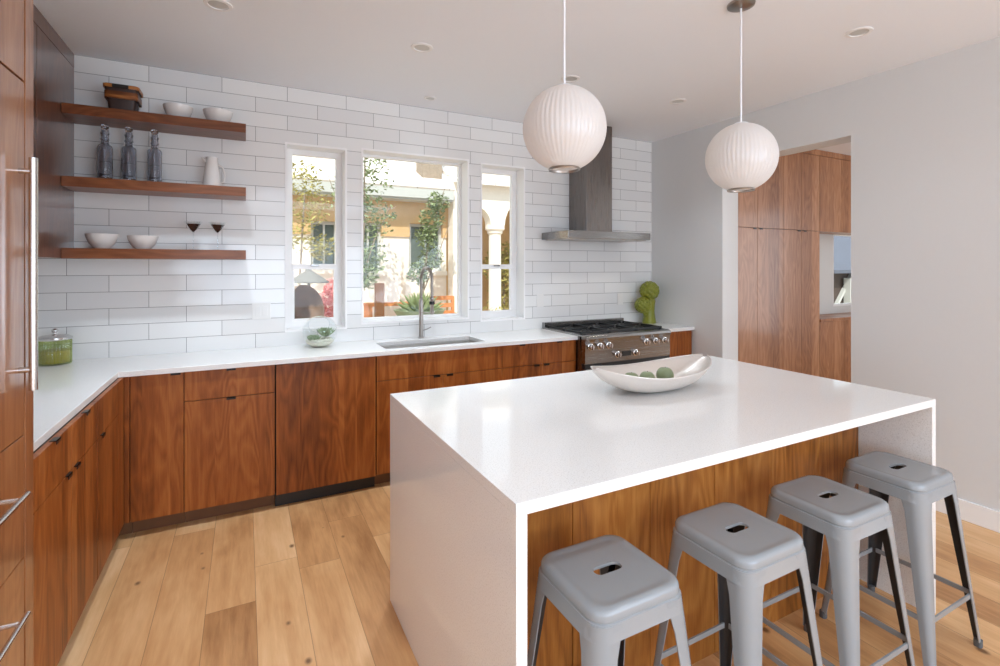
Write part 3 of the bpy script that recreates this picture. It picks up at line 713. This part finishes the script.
# ------------------------------------------------------------------ things on the shelves
t_ = thing('wooden_basket', 'dark wooden slatted basket box on the top shelf', 'basket', (-.65, -.135, ST))
x0, x1, y0, y1 = -.735, -.568, -.215, -.06
def bring(f, z, o_=0): 
    e_ = .016*f-.004; return rr((x0+x1)/2, (y0+y1)/2, (x1-x0)/2-.016+e_+o_, (y1-y0)/2-.016+e_+o_, .02, z, 5)
h_ = .155
mb = MB(); mb.loft([bring(0, ST), bring(.5, ST+h_*.5), bring(1.2, ST+h_), bring(1.2, ST+h_, -.008), bring(.5, ST+h_*.5, -.008), bring(0, ST+.01, -.008)], caps=True)
mb.build('basket_body', M['basket_dark'], t_)
for f, dz in ((.62, .026), (.93, .011)):
    mb = MB(); mb.loft([bring(f*1.2, ST+h_*f-dz, .002), bring(f*1.2, ST+h_*f-dz, .006), bring(f*1.25, ST+h_*f+dz*.7, .006), bring(f*1.25, ST+h_*f+dz*.7, .002)]); mb.build('slat_band', M['basket'], t_)
bx(-.690, -.612, -.236, -.226, ST+.128, ST+.150, bev=.004).build('hole_shade_block', M['gap'], t_)  # dark block painted in for the shade inside the grip cut-out
def bowl(c, r, h, lb, gr):
    o = MB().lathe([(0, 0), (r*.45, 0), (r*.48, .004), (r*.78, h*.36), (r*.95, h*.75), (r, h), (r-.004, h), (r*.91, h*.74), (r*.72, h*.38), (r*.4, .009), (0, .008)], 40, c)
    return solo(o, 'bowl', M['ceramic'], lb, 'bowl', c, gr)
bowl((-.374, -.13, ST), .082, .088, 'white round bowl on the top shelf, beside the wooden basket', 'white bowls on the shelves')
bowl((-.155, -.13, ST), .086, .088, 'white round bowl near the free end of the top shelf', 'white bowls on the shelves')
bowl((-.757, -.13, SB), .080, .088, 'white round bowl on the bottom shelf, against the dark cabinet', 'white bowls on the shelves')
bowl((-.557, -.13, SB), .080, .082, 'white round bowl on the bottom shelf, next to the martini glasses', 'white bowls on the shelves')
def bottle(x, lb):
    c = (x, -.13, SM)
    t_ = thing('glass_bottle', lb, 'bottle', c, 'smoky bottles on the middle shelf')
    MB().lathe([(0, 0), (.036, 0), (.039, .006), (.038, .045), (.0365, .05), (.0375, .055), (.0375, .195), (.036, .205), (.032, .212), (.021, .219), (.019, .225), (.019, .240), (.0225, .244), (.0225, .252), (.019, .256), (.019, .276), (.0215, .280), (.0215, .288), (.0175, .292), (.0175, .305), (.013, .305), (.0145, .26), (.015, .225), (.028, .208), (.033, .195), (.033, .02), (0, .018)], 32, c, caps=True).build('glass_body', M['smoke'], t_)
    MB().lathe([(0, .306), (.012, .306), (.012, .308), (.019, .312), (.020, .330), (.012, .336), (0, .337)], 24, c).build('stopper', M['smoke'], t_)
for x, lb in ((-.743, 'smoky glass bottle with ringed neck, leftmost of three on the middle shelf'), (-.627, 'smoky glass bottle with ringed neck, centre of three on the middle shelf'), (-.497, 'smoky glass bottle with ringed neck, nearest to the white pitcher')): bottle(x, lb)
c = (-.190, -.13, SM)
t_ = thing('pitcher', 'small white ceramic pitcher on the middle shelf', 'pitcher', c)
MB().lathe([(0, 0), (.048, 0), (.052, .008), (.052, .03), (.046, .09), (.038, .14), (.033, .175), (.035, .195), (.031, .195), (.030, .175), (.034, .14), (.042, .09), (.046, .03), (0, .01)], 36, c).build('pitcher_body', M['ceramic'], t_)
MB().tube([(c[0]-.030, c[1], c[2]+.165), (c[0]-.045, c[1], c[2]+.178), (c[0]-.056, c[1], c[2]+.192)], [.013, .010, .006], 10).build('spout', M['ceramic'], t_)
MB().tube([(c[0]+.034, c[1], c[2]+.150), (c[0]+.062, c[1], c[2]+.135), (c[0]+.074, c[1], c[2]+.085), (c[0]+.068, c[1], c[2]+.04), (c[0]+.045, c[1], c[2]+.035)], .0065, 10).build('pitcher_handle', M['ceramic'], t_)
def martini(x, lb):
    c = (x, -.13, SB)
    t_ = thing('martini_glass', lb, 'glass', c, 'martini glasses on the bottom shelf')
    MB().lathe([(0, 0), (.036, 0), (.034, .003), (.004, .007), (.0032, .02), (.0032, .105), (.006, .113)], 28, c).build('stem', M['clear'], t_)
    MB().lathe([(.004, .112), (.020, .130), (.052, .182), (.051, .182), (.019, .131), (.003, .115)], 32, c, caps=False).build('cup', M['clear'], t_)
    MB().lathe([(0, .116), (.003, .116), (.018, .132), (.040, .166), (0, .166)], 32, c).build('dark_filling', M['wine'], t_)
martini(-.293, 'stemmed martini glass with dark bowl on the bottom shelf, nearer to the white bowls')
martini(-.158, 'stemmed martini glass with dark bowl near the free end of the bottom shelf')

# ------------------------------------------------------------------ counter things
c = (-.980, -.105, .9155)
t_ = thing('glass_jar', 'green ribbed glass jar with silver lid in the counter corner', 'jar', c)
MB().lathe([(0, 0), (.074, 0), (.078, .006), (.078, .135), (.076, .14), (.073, .14), (.073, .008), (0, .006)], 168, c, rib=28, ribd=.07).build('jar_body', M['green'], t_, smooth=30)
MB().lathe([(0, .009), (.068, .009), (.069, .075), (.05, .084), (0, .080)], 32, c).build('sweets', M['candy'], t_)
MB().lathe([(0, .1405), (.076, .1405), (.080, .146), (.080, .155), (.062, .165), (.02, .170), (.010, .174), (.009, .180), (.016, .188), (.017, .196), (.010, .204), (0, .206)], 40, c).build('lid', M['chrome'], t_)
# terrarium
c = (.470, -.150, .9155); R = .118; cz_ = .108
t_ = thing('glass_terrarium', 'round clear glass terrarium with succulents on the back counter', 'terrarium', c)
ax = Vector((-.15, -.75, .62)).normalized()   # opening direction
u = ax.cross(Vector((0, 0, 1))).normalized(); v = ax.cross(u)
mb = MB(); rings = []
ctr = Vector(c)+Vector((0, 0, cz_))
for k in range(24):
    a = .62+(PI-.62-.001)*k/23
    rings.append([ctr+(ax*math.cos(a)+(u*math.cos(2*PI*i/40)+v*math.sin(2*PI*i/40))*math.sin(a))*R for i in range(40)])
for rg in rings:
    for i, q in enumerate(rg):
        q = q.copy(); q.z = ctr.z+(q.z-ctr.z)*.92; rg[i] = Vector((q.x, q.y, max(q.z, c[2])))
mb.loft(rings, capend=True); mb.build('glass_globe', M['clear'], t_, smooth=60)
mb = MB(); rg = rings[0]; mb.tube(rg+[rg[0]], .0025, 6); mb.build('rim', M['clear'], t_)
mb = MB(); mb.lathe([(0, .004), (.05, .005), (.085, .026), (.096, .045), (.07, .055), (.03, .050), (0, .052)], 36, c)
for v_ in mb.bm.verts: v_.co.z += .014*mnoise.noise(v_.co*40)*(1 if v_.co.z > c[2]+.03 else 0)
for _ in range(90):
    a = random.uniform(0, 2*PI); r = .085*math.sqrt(random.random())
    mb.ball((c[0]+r*math.cos(a), c[1]+r*math.sin(a), c[2]+.052+random.uniform(0, .005)), random.uniform(.005, .009), 5, (1, 1, .7))
o = mb.build('pebbles', M['pebble'], t_); o['kind'] = 'stuff'
def rosette(cx, cy, cz, n, L, mat, parent, name='succulent', spread=1.0):
    mb = MB()
    for k in range(n):
        a = k*2.4; el = .35+1.0*(k/n)*spread; l = L*(1-.35*k/n)
        d = Vector((math.cos(a)*math.cos(el), math.sin(a)*math.cos(el), math.sin(el)))
        p0 = Vector((cx, cy, cz)); pts = [p0, p0+d*l*.35, p0+d*l*.7+Vector((0, 0, .1*l)), p0+d*l+Vector((0, 0, .22*l))]
        mb.tube(pts, [.005, .009, .007, .0008], 6)
    return mb.build(name, mat, parent)
rosette(c[0]+.035, c[1]-.02, c[2]+.075, 26, .075, M['leaf'], t_)
rosette(c[0]-.045, c[1]-.03, c[2]+.045, 30, .055, M['leaf'], t_)
# green ornament
c = (3.583, -.125, .9155)
t_ = thing('ceramic_ornament', 'chartreuse green ornament of two knobbly balls on a base, counter right of the range', 'ornament', c)
def knob(seed):
    pts = []
    N_ = 64
    for i in range(N_):
        zz = 1-2*(i+.5)/N_; ph = i*2.39996+seed; rr_ = math.sqrt(1-zz*zz); pts.append(Vector((rr_*math.cos(ph), rr_*math.sin(ph), zz)))
    def fn(d):
        m = max(d.dot(q) for q in pts)
        return .90+.14*max(0, (m-.965)/.035)**.5
    return fn
MB().ball((3.590, -.125, 1.238), .094, 56, fn=knob(0)).build('upper_ball', M['chart'], t_)
MB().ball((3.500, -.130, 1.098), .080, 52, fn=knob(2)).build('lower_ball', M['chart'], t_)
MB().lathe([(0, 0), (.066, 0), (.068, .01), (.060, .05), (.052, .12), (.056, .18), (.062, .22), (.05, .25), (0, .25)], 48, (3.585, -.125, .9155), rib=14, ribd=.06).build('fluted_base', M['chart'], t_)
MB().tube([(3.56, -.125, .99), (3.53, -.128, 1.03), (3.505, -.13, 1.06)], [.03, .028, .03], 12).build('side_stem', M['chart'], t_)

# fruit bowl on the island
c = (1.672, -2.135, .9155)
t_ = thing('fruit_bowl', 'hammered silver boat-shaped bowl on the island top', 'bowl', c)
a_, b_, hm = .340, .160, .082
def bp(u_, v_, th):   # u along length -1..1, v across -1..1
    wid = (1-(.985*abs(u_))**2.6)
    y = b_*v_*max(wid, 0)**.72
    zr = hm+.045*abs(u_)**2.2          # rim height
    s_ = abs(v_)
    zk = zr*abs(u_)**2.4*.96           # keel height
    z = zk+(zr-zk)*(s_**3.2)
    return Vector((c[0]+a_*u_, c[1]+y, c[2]+z+th))
mb = MB(); nu, nv = 40, 20
for side, th in ((0, 0.0), (1, .006)):
    G_ = [[mb.bm.verts.new(bp(-1+2*i/nu, -1+2*j/nv, th if abs(-1+2*j/nv) < .999 and 0 < i < nu else 0)) for j in range(nv+1)] for i in range(nu+1)]
    for i in range(nu):
        for j in range(nv): mb.bm.faces.new((G_[i][j], G_[i+1][j], G_[i+1][j+1], G_[i][j+1]))
bmesh.ops.remove_doubles(mb.bm, verts=mb.bm.verts, dist=.0004)
mb.build('bowl_shell', M['hammered'], t_, smooth=60)
mb = MB()
for s_ in (-1, 1): mb.tube([bp(-1+2*i/60, s_, .003) for i in range(61)], .0032, 8)
mb.build('rim', M['hammered'], t_)
def apple(x, y, z, r, lb):
    p = (x, y, z)
    t_ = thing('green_apple', lb, 'apple', (x, y, z-r), 'green apples in the fruit bowl')
    MB().ball(p, r, 16, fn=lambda d: 1-.16*max(0, abs(d.z)-.8)*5*(abs(d.z)-.8)-.12*max(0, d.z-.85)*6).build('apple_flesh', M['apple'], t_)
    MB().tube([(x, y, z+r*.8), (x+.001, y, z+r*.88), (x+.003, y, z+r*.97)], .0014, 6).build('stem', M['bark'], t_)
apple(1.545, -2.13, .969, .037, 'green apple in the silver bowl, nearest the left tip')
apple(1.630, -2.14, .968, .036, 'green apple in the silver bowl, the middle one')
apple(1.750, -2.13, .971, .040, 'green apple in the silver bowl, nearest the right tip')

# ------------------------------------------------------------------ hall beyond the opening
PY = -.6
struct('wall_hall_back', MB().slab([XR+.204, 6.46, 7.6, 8.1], [0, .985, 1.90, H], lambda i, j: not (i == 1 and j == 1), -.28, -.16, 'xz'), M['wall'], smooth=0)
o = struct('window_4', MB().slab([6.455, 6.49, 7.56, 7.61], [.98, 1.01, 1.87, 1.905], lambda i, j: not (i == 1 and j == 1), -.27, -.19, 'xz'), M['white'], smooth=0)
bx(6.48, 7.57, -.225, -.22, 1.0, 1.88).build('window_pane', M['pane'], o, smooth=0)
t_ = thing('pantry_cabinet', 'floor-to-ceiling walnut pantry cabinets seen through the hall opening', 'cabinet', (4.8, -.45, 0))
bx(3.96, 5.625, PY+.021, -.282, .0, 2.699).build('body', M['gap'], t_, smooth=0)
dx = [3.962, 4.15, 4.575, 4.985, 5.3, 5.625]
for i in range(5):
    for z0, z1 in ((.1, 1.865), (1.869, 2.697)):
        d_ = bx(dx[i]+.0015, dx[i+1]-.0015, PY, PY+.02, z0, z1, bev=.001).build('door', M['walnut_lit'], t_)
        xx = {1: dx[2]-.05, 2: dx[2]+.05, 3: dx[4]-.05, 4: dx[4]+.05}.get(i)
        if xx and z0 < 1: pull(PY, 'y', xx, 1.864, d_)
bx(3.96, 7.3, PY-.004, PY+.02, 2.70, H-.002).build('crown_strip', M['walnut_lit'], t_, smooth=0)
t_ = thing('wall_cabinet', 'walnut overhead cabinets above the hall window, right of the pantry', 'cabinet', (6.4, -.45, 1.865))
bx(5.627, 7.3, PY+.021, -.282, 1.875, 2.699).build('body', M['walnut_lit'], t_, smooth=0)
for a, b in ((5.627, 6.05), (6.05, 6.47), (6.47, 6.89), (6.89, 7.3)): bx(a+.0015, b-.0015, PY, PY+.02, 1.868, 2.697, bev=.001).build('door', M['walnut_lit'], t_)
t_ = thing('base_cabinet', 'low walnut cabinet below the hall window', 'cabinet', (6.4, -.45, 0))
bx(5.627, 7.3, PY+.021, -.282, .09, .868).build('body', M['walnut_lit'], t_, smooth=0)
for a, b in ((5.627, 6.1), (6.1, 6.6), (6.6, 7.3)): bx(a+.0015, b-.0015, PY, PY+.02, .09, .866, bev=.001).build('door', M['walnut_lit'], t_)
solo(bx(5.627, 7.3, PY-.01, -.282, .869, .900, bev=.001), 'worktop', M['walnut_lit'], 'walnut worktop on the low hall cabinet, below the hall window', 'worktop', (6.4, -.45, .869))

# ------------------------------------------------------------------ outdoors
struct('ground', bx(-12, 22, .22, 16, -.5, -.12), M['patio'], smooth=0)
def foliage(pts, n, r, mat, name, parent, size=.05, seed=1):
    """leaf clusters: many small bent leaf blades inside blobs; one canopy mesh"""
    rd = random.Random(seed); mb = MB()
    for _ in range(n):
        p, rr_ = rd.choice(pts); d = Vector((rd.gauss(0, 1), rd.gauss(0, 1), rd.gauss(0, 1))).normalized()*rr_*rd.random()**.4
        q = Vector(p)+d; a = Vector((rd.uniform(-1, 1), rd.uniform(-1, 1), rd.uniform(-.6, .6))).normalized(); b = a.cross(Vector((rd.uniform(-1, 1), rd.uniform(-1, 1), 1))).normalized()
        s_ = size*rd.uniform(.6, 1.3)
        vs_ = [mb.bm.verts.new(q+a*s_*i+b*s_*j+a.cross(b)*s_*k) for i, j, k in ((-1, 0, 0), (-.2, .45, .12), (1, 0, .05), (-.2, -.45, .12))]
        mb.bm.faces.new(vs_)
    return mb.build(name, mat, parent, smooth=0, recalc=False)
def shrub(name, label, cat, base, blobs, n, mat, size=.05, seed=1, trunk=None, group=None):
    t_ = thing(name, label, cat, base, group)
    foliage([((base[0]+p[0], base[1]+p[1], base[2]+p[2]), r) for p, r in blobs], n, 1, mat, 'foliage', t_, size, seed)
    if trunk:
        for tr in trunk: MB().tube([(base[0]+a, base[1]+b, base[2]+c_) for a, b, c_ in tr[0]], tr[1], 8).build('trunk' if tr is trunk[0] else 'branch', M['bark'], t_)
    return t_
# neighbour house facing the kitchen
t_ = thing('neighbour_house', 'cream and ochre stucco house with grey eaves, seen through the kitchen windows', 'house', (2, 5.2, 0))
FYH = 5.0
holes = [(.98, 1.42, 1.45, 2.25), (1.72, 2.165, 1.40, 2.26), (2.68, 3.32, 1.40, 2.27)]
us = sorted({-3, 3.40, *[h[0] for h in holes], *[h[1] for h in holes]}); vs = sorted({-.12, 2.02, 2.66, *[h[2] for h in holes], *[h[3] for h in holes]})
def kh(zlo, zhi):
    def f(i, j):
        um, vm = (us[i]+us[i+1])/2, (vs[j]+vs[j+1])/2
        return zlo < vm < zhi and not any(a < um < b and c_ < vm < d for a, b, c_, d in holes)
    return f
MB().slab(us, vs, kh(-1, 2.02), FYH, FYH+.25, 'xz').build('lower_wall', M['stucco'], t_, smooth=0)
MB().slab(us, vs, kh(2.02, 3), FYH-.03, FYH+.25, 'xz').build('upper_wall', M['tan'], t_, smooth=0)
for h in holes:
    w_ = MB().slab([h[0], h[0]+.05, (h[0]+h[1])/2-.015, (h[0]+h[1])/2+.015, h[1]-.05, h[1]], [h[2], h[2]+.05, h[3]-.05, h[3]], lambda i, j: not (i in (1, 3) and j == 1), FYH+.06, FYH+.12, 'xz').build('window_frame', M['fascia'], t_, smooth=0)
    bx(h[0]+.03, h[1]-.03, FYH+.14, FYH+.15, h[2]+.03, h[3]-.03).build('pane', M['dark_glass'], w_, smooth=0)
    bx(h[0]-.08, h[1]+.08, FYH-.06, FYH+.05, h[2]-.09, h[2]-.005).build('window_ledge', M['stucco'], w_, smooth=0)
bx(-3, 3.39, FYH-.42, FYH-.36, 2.69, 2.90).build('fascia', M['fascia'], t_, smooth=0)
bx(-3, 3.39, FYH-.36, FYH+.25, 2.66, 2.69).build('soffit', M['fascia'], t_, smooth=0)
mb = MB(); mb.loft([[(x, FYH-.44, 2.88), (x, FYH+3.4, 4.6), (x, FYH+3.4, 4.5), (x, FYH-.38, 2.80)] for x in (-3.1, 3.40)], caps=True); mb.build('roof', M['roof'], t_, smooth=0)
bx(3.0, 3.39, FYH+.2, FYH+.6, 2.9, 4.6).build('chimney', M['bark'], t_, smooth=0)
# arcade wing on the right with columns
t_ = thing('arcade', 'white arcade with round column and ochre wall behind, seen in the right window', 'building', (4.6, 4.9, 0))
mb = MB(); n = 14
for (ax0, ax1) in ((3.52, 4.2), (4.5, 5.9)):
    pts_ = [(ax0, -.12)]; r_ = (ax1-ax0)/2; zc_ = 2.28 if ax1 < 4.3 else 2.28
    top = [(ax0+r_-r_*math.cos(PI*k/n), zc_+min(r_, .62)*math.sin(PI*k/n)) for k in range(n+1)]
    ring0 = [(x, z) for x, z in top]; up = [(x, 3.05) for x, z in top]
    mb.loft([[(x, 4.7, z) for x, z in ring0], [(x, 4.7, z) for x, z in up], [(x, 4.95, z) for x, z in up], [(x, 4.95, z) for x, z in ring0], [(x, 4.7, z) for x, z in ring0]], closed=False)
mb.box(4.2, 4.5, 4.7, 4.95, 2.28, 3.05); mb.box(3.42, 3.52, 4.7, 4.95, -.12, 3.05); mb.box(5.9, 6.6, 4.7, 4.95, -.12, 3.05)
mb.build('arch_wall', M['stucco'], t_, smooth=30)
MB().lathe([(0, -.12), (.19, -.12), (.19, .0), (.14, .03), (.125, .1), (.12, 2.10), (.15, 2.13), (.15, 2.17), (.19, 2.20), (.19, 2.28), (0, 2.28)], 28, (4.35, 4.83, 0)).build('column', M['stucco'], t_)
bx(3.42, 6.6, 6.4, 6.6, -.12, 3.0).build('rear_wall', M['tan'], t_, smooth=0)
mb = MB(); mb.loft([[(x, 4.5, 3.06), (x, 7.4, 4.2), (x, 7.4, 4.1), (x, 4.5, 3.0)] for x in (3.42, 6.7)], caps=True); mb.build('roof', M['roof'], t_, smooth=0)
# second storey white gable to the right
solo(bx(6.65, 11, 4.4, 8, -.12, 3.1), 'garden_wall', M['stucco'], 'pale stucco building side beyond the arcade', 'building', (8.8, 6, -.12), smooth=0)
# garden things
solo(MB().box(1.60, 1.72, 2.99, 3.09, -.12, 1.25, bev=.006), 'garden_post', M['post'], 'square brown wooden post in the garden, seen through the middle window', 'post', (1.66, 3.04, -.12))
t_ = thing('garden_planter', 'green bowl planter with agave in the garden, behind the faucet', 'planter', (2.42, 3.6, -.12))
MB().lathe([(0, 0), (.20, 0), (.22, .05), (.14, .12), (.12, .5), (.2, .66), (.36, .86), (.40, .93), (.37, .93), (.3, .85), (0, .8)], 32, (2.42, 3.6, -.12)).build('urn', M['celadon'], t_)
mb = MB()
for k in range(34):
    a = k*2.4; el = .25+1.15*k/34; l = .42*(1-.3*k/34); d = Vector((math.cos(a)*math.cos(el), math.sin(a)*math.cos(el), math.sin(el))); p0 = Vector((2.42, 3.6, .76))
    mb.tube([p0, p0+d*l*.4, p0+d*l*.75, p0+d*l+Vector((0, 0, .02))], [.02, .035, .022, .002], 6)
mb.build('agave_leaves', M['foliage'], t_)
t_ = thing('garden_chair', 'orange teak garden chair outside, right of the faucet', 'chair', (3.05, 4.2, -.12))
for dx_, dy_ in ((-.25, -.22), (.25, -.22), (-.25, .22), (.25, .22)): bx(3.05+dx_-.025, 3.05+dx_+.025, 4.2+dy_-.025, 4.2+dy_+.025, -.12, .33 if dy_ < 0 else .95).build('leg', M['teak'], t_, smooth=0)
bx(2.78, 3.32, 3.96, 4.45, .34, .40, bev=.01).build('seat', M['teak'], t_)
mb = MB(); [mb.box(2.80, 3.30, 4.40, 4.43, z, z+.07) for z in (.50, .63, .76, .89)]; mb.build('backrest', M['teak'], t_, smooth=0)
mb = MB(); mb.box(2.77, 2.83, 3.96, 4.44, .62, .66); mb.box(3.27, 3.33, 3.96, 4.44, .62, .66); mb.build('armrest', M['teak'], t_, smooth=0)
t_ = thing('garden_bench', 'low orange teak bench outside between the post and the agave', 'bench', (2.2, 4.3, -.12))
for dx_ in (-.42, .42): bx(2.2+dx_-.03, 2.2+dx_+.03, 4.12, 4.48, -.12, .84).build('leg', M['teak'], t_, smooth=0)
mb = MB(); [mb.box(1.74, 2.66, y, y+.08, .84, .88) for y in (4.1, 4.2, 4.3, 4.4)]; mb.build('bench_top', M['teak'], t_, smooth=0)
# egg chair, lamp, pink shrub in the left window
t_ = thing('wicker_chair', 'domed brown wicker garden chair seen in the lower left window', 'chair', (.62, 2.6, -.12))
def eg(d): return 1.0 if d.y > -.35 else .80
mb = MB()
rings = []
for k in range(16):
    a = .15+1.75*k/15
    rings.append([(.62+.25*math.sin(a)*math.cos(b), 2.6+.30*math.sin(a)*math.sin(b), .92+.34*math.cos(a)) for b in [(-.15+PI*1.3*i/23) for i in range(24)]])
mb.loft(rings, closed=False, capstart=False); mb.lathe([(0, -.12), (.22, -.12), (.2, .3), (.24, .55), (.26, .62), (0, .62)], 24, (.62, 2.6, 0)); mb.build('woven_shell', M['wicker'], t_)
MB().ball((.60, 2.55, .70), .18, 12, (1, 1, .55)).build('cushion', M['pink'], t_)
t_ = thing('garden_lantern', 'grey cone-topped lantern on a pole seen in the lower left window', 'lantern', (.80, 3.6, -.12))
MB().lathe([(0, 1.50), (.03, 1.49), (.05, 1.42), (.27, 1.27), (.27, 1.25), (0, 1.25)], 28, (.80, 3.6, 0)).build('cone_top', M['canvas'], t_)
MB().tube([(.80, 3.6, -.12), (.80, 3.6, 1.26)], .02, 10).build('pole', M['canvas'], t_)
shrub('flowering_shrub', 'pink flowering shrub in the garden, seen in the left window', 'shrub', (1.16, 4.1, -.12), [((0, 0, 1.0), .28), ((.1, .05, 1.25), .2), ((-.12, .05, .75), .28), ((0, 0, .35), .28)], 2200, M['pink'], .04, 3, [([(0, 0, 0), (.02, 0, .4), (0, 0, .8)], .025)])
shrub('garden_shrub', 'low green shrub outside the lower left window', 'shrub', (.78, 1.6, -.12), [((0, 0, .2), .2), ((0, 0, .75), .17), ((.12, 0, .7), .14), ((-.1, .05, .4), .25)], 900, M['foliage'], .03, 5)
shrub('garden_tree', 'thin leafy tree outside at the left edge of the middle window', 'tree', (1.44, 3.4, -.12), [((.1, 0, 2.9), .42), ((.25, .1, 2.3), .33), ((.15, .1, 1.75), .30), ((.0, 0, 3.4), .5), ((-.1, 0, 2.6), .3), ((.1, 0, 1.45), .2)], 1900, M['foliage'], .04, 7,
      [([(0, 0, 0), (.03, 0, 1.2), (.08, 0, 2.2), (.1, 0, 3.2)], [.03, .025, .018, .01]), ([(.05, 0, 1.4), (.25, .05, 2.0), (.5, .1, 2.5)], [.012, .009, .004]), ([(.06, 0, 1.7), (-.2, 0, 2.3), (-.42, 0, 2.9)], [.012, .009, .004])])
shrub('garden_tree', 'leafy tree before the neighbour window, centre of the middle window', 'tree', (2.55, 3.95, -.12), [((.1, 0, 2.1), .2), ((.22, .1, 1.75), .22), ((.2, 0, 2.4), .22), ((.0, .1, 1.5), .2), ((.3, 0, 2.65), .2)], 1600, M['foliage'], .04, 9,
      [([(0, .1, 0), (.05, .1, 1.0), (.15, .05, 2.0), (.42, 0, 2.9)], [.03, .025, .016, .006]), ([(.05, .1, 1.1), (.3, 0, 1.8), (.5, 0, 2.3)], [.01, .008, .004])])
shrub('climbing_vine', 'pale green vine hanging before the house in the upper left window', 'vine', (.70, 4.15, -.12), [((0, 0, 2.1), .3), ((.2, 0, 2.5), .3), ((.35, 0, 1.9), .22), ((.1, 0, 2.9), .3)], 1100, M['foliage2'], .035, 11,
      [([(0, 0, 0), (.02, 0, 1.2), (.1, 0, 2.7)], .014)])
shrub('garden_shrub', 'yellow-green shrub behind the column, seen in the right window', 'shrub', (4.95, 5.6, -.12), [((0, 0, .5), .5), ((.1, 0, 1.1), .45), ((-.1, 0, 1.6), .4), ((.3, 0, 1.9), .35)], 2200, M['foliage2'], .055, 13, [([(0, 0, 0), (0, 0, 1.6)], .03)])
shrub('garden_shrub', 'dry golden grass tuft low in the right window', 'shrub', (3.35, 3.0, -.12), [((0, 0, .75), .22), ((.2, 0, .8), .2), ((-.2, 0, .6), .25), ((0, 0, .25), .25)], 1200, M['foliage2'], .03, 15, [([(0, 0, 0), (0, 0, .7)], .02)])
# hall window view
t_ = thing('neighbour_garage', 'dark grey-roofed outbuilding seen through the hall window', 'building', (11, 3.2, 0))
bx(8.6, 15, 3.0, 5.5, -.12, 1.45).build('wall', M['shed'], t_, smooth=0)
for x in (10.6, 12.2, 13.1): MB().bar((x, 2.95, .3), (x+.9, 2.95, 1.3), .08, .06).build('white_brace', M['fascia'], t_, smooth=0)
bx(12.75, 12.9, 2.8, 2.95, -.12, 1.2).build('corner_post', M['fascia'], t_, smooth=0)
mb = MB(); mb.loft([[(x, 2.7, 1.40), (x, 5.0, 3.0), (x, 5.0, 2.9), (x, 2.72, 1.32)] for x in (8.4, 15.2)], caps=True); mb.build('roof', M['slate'], t_, smooth=0)
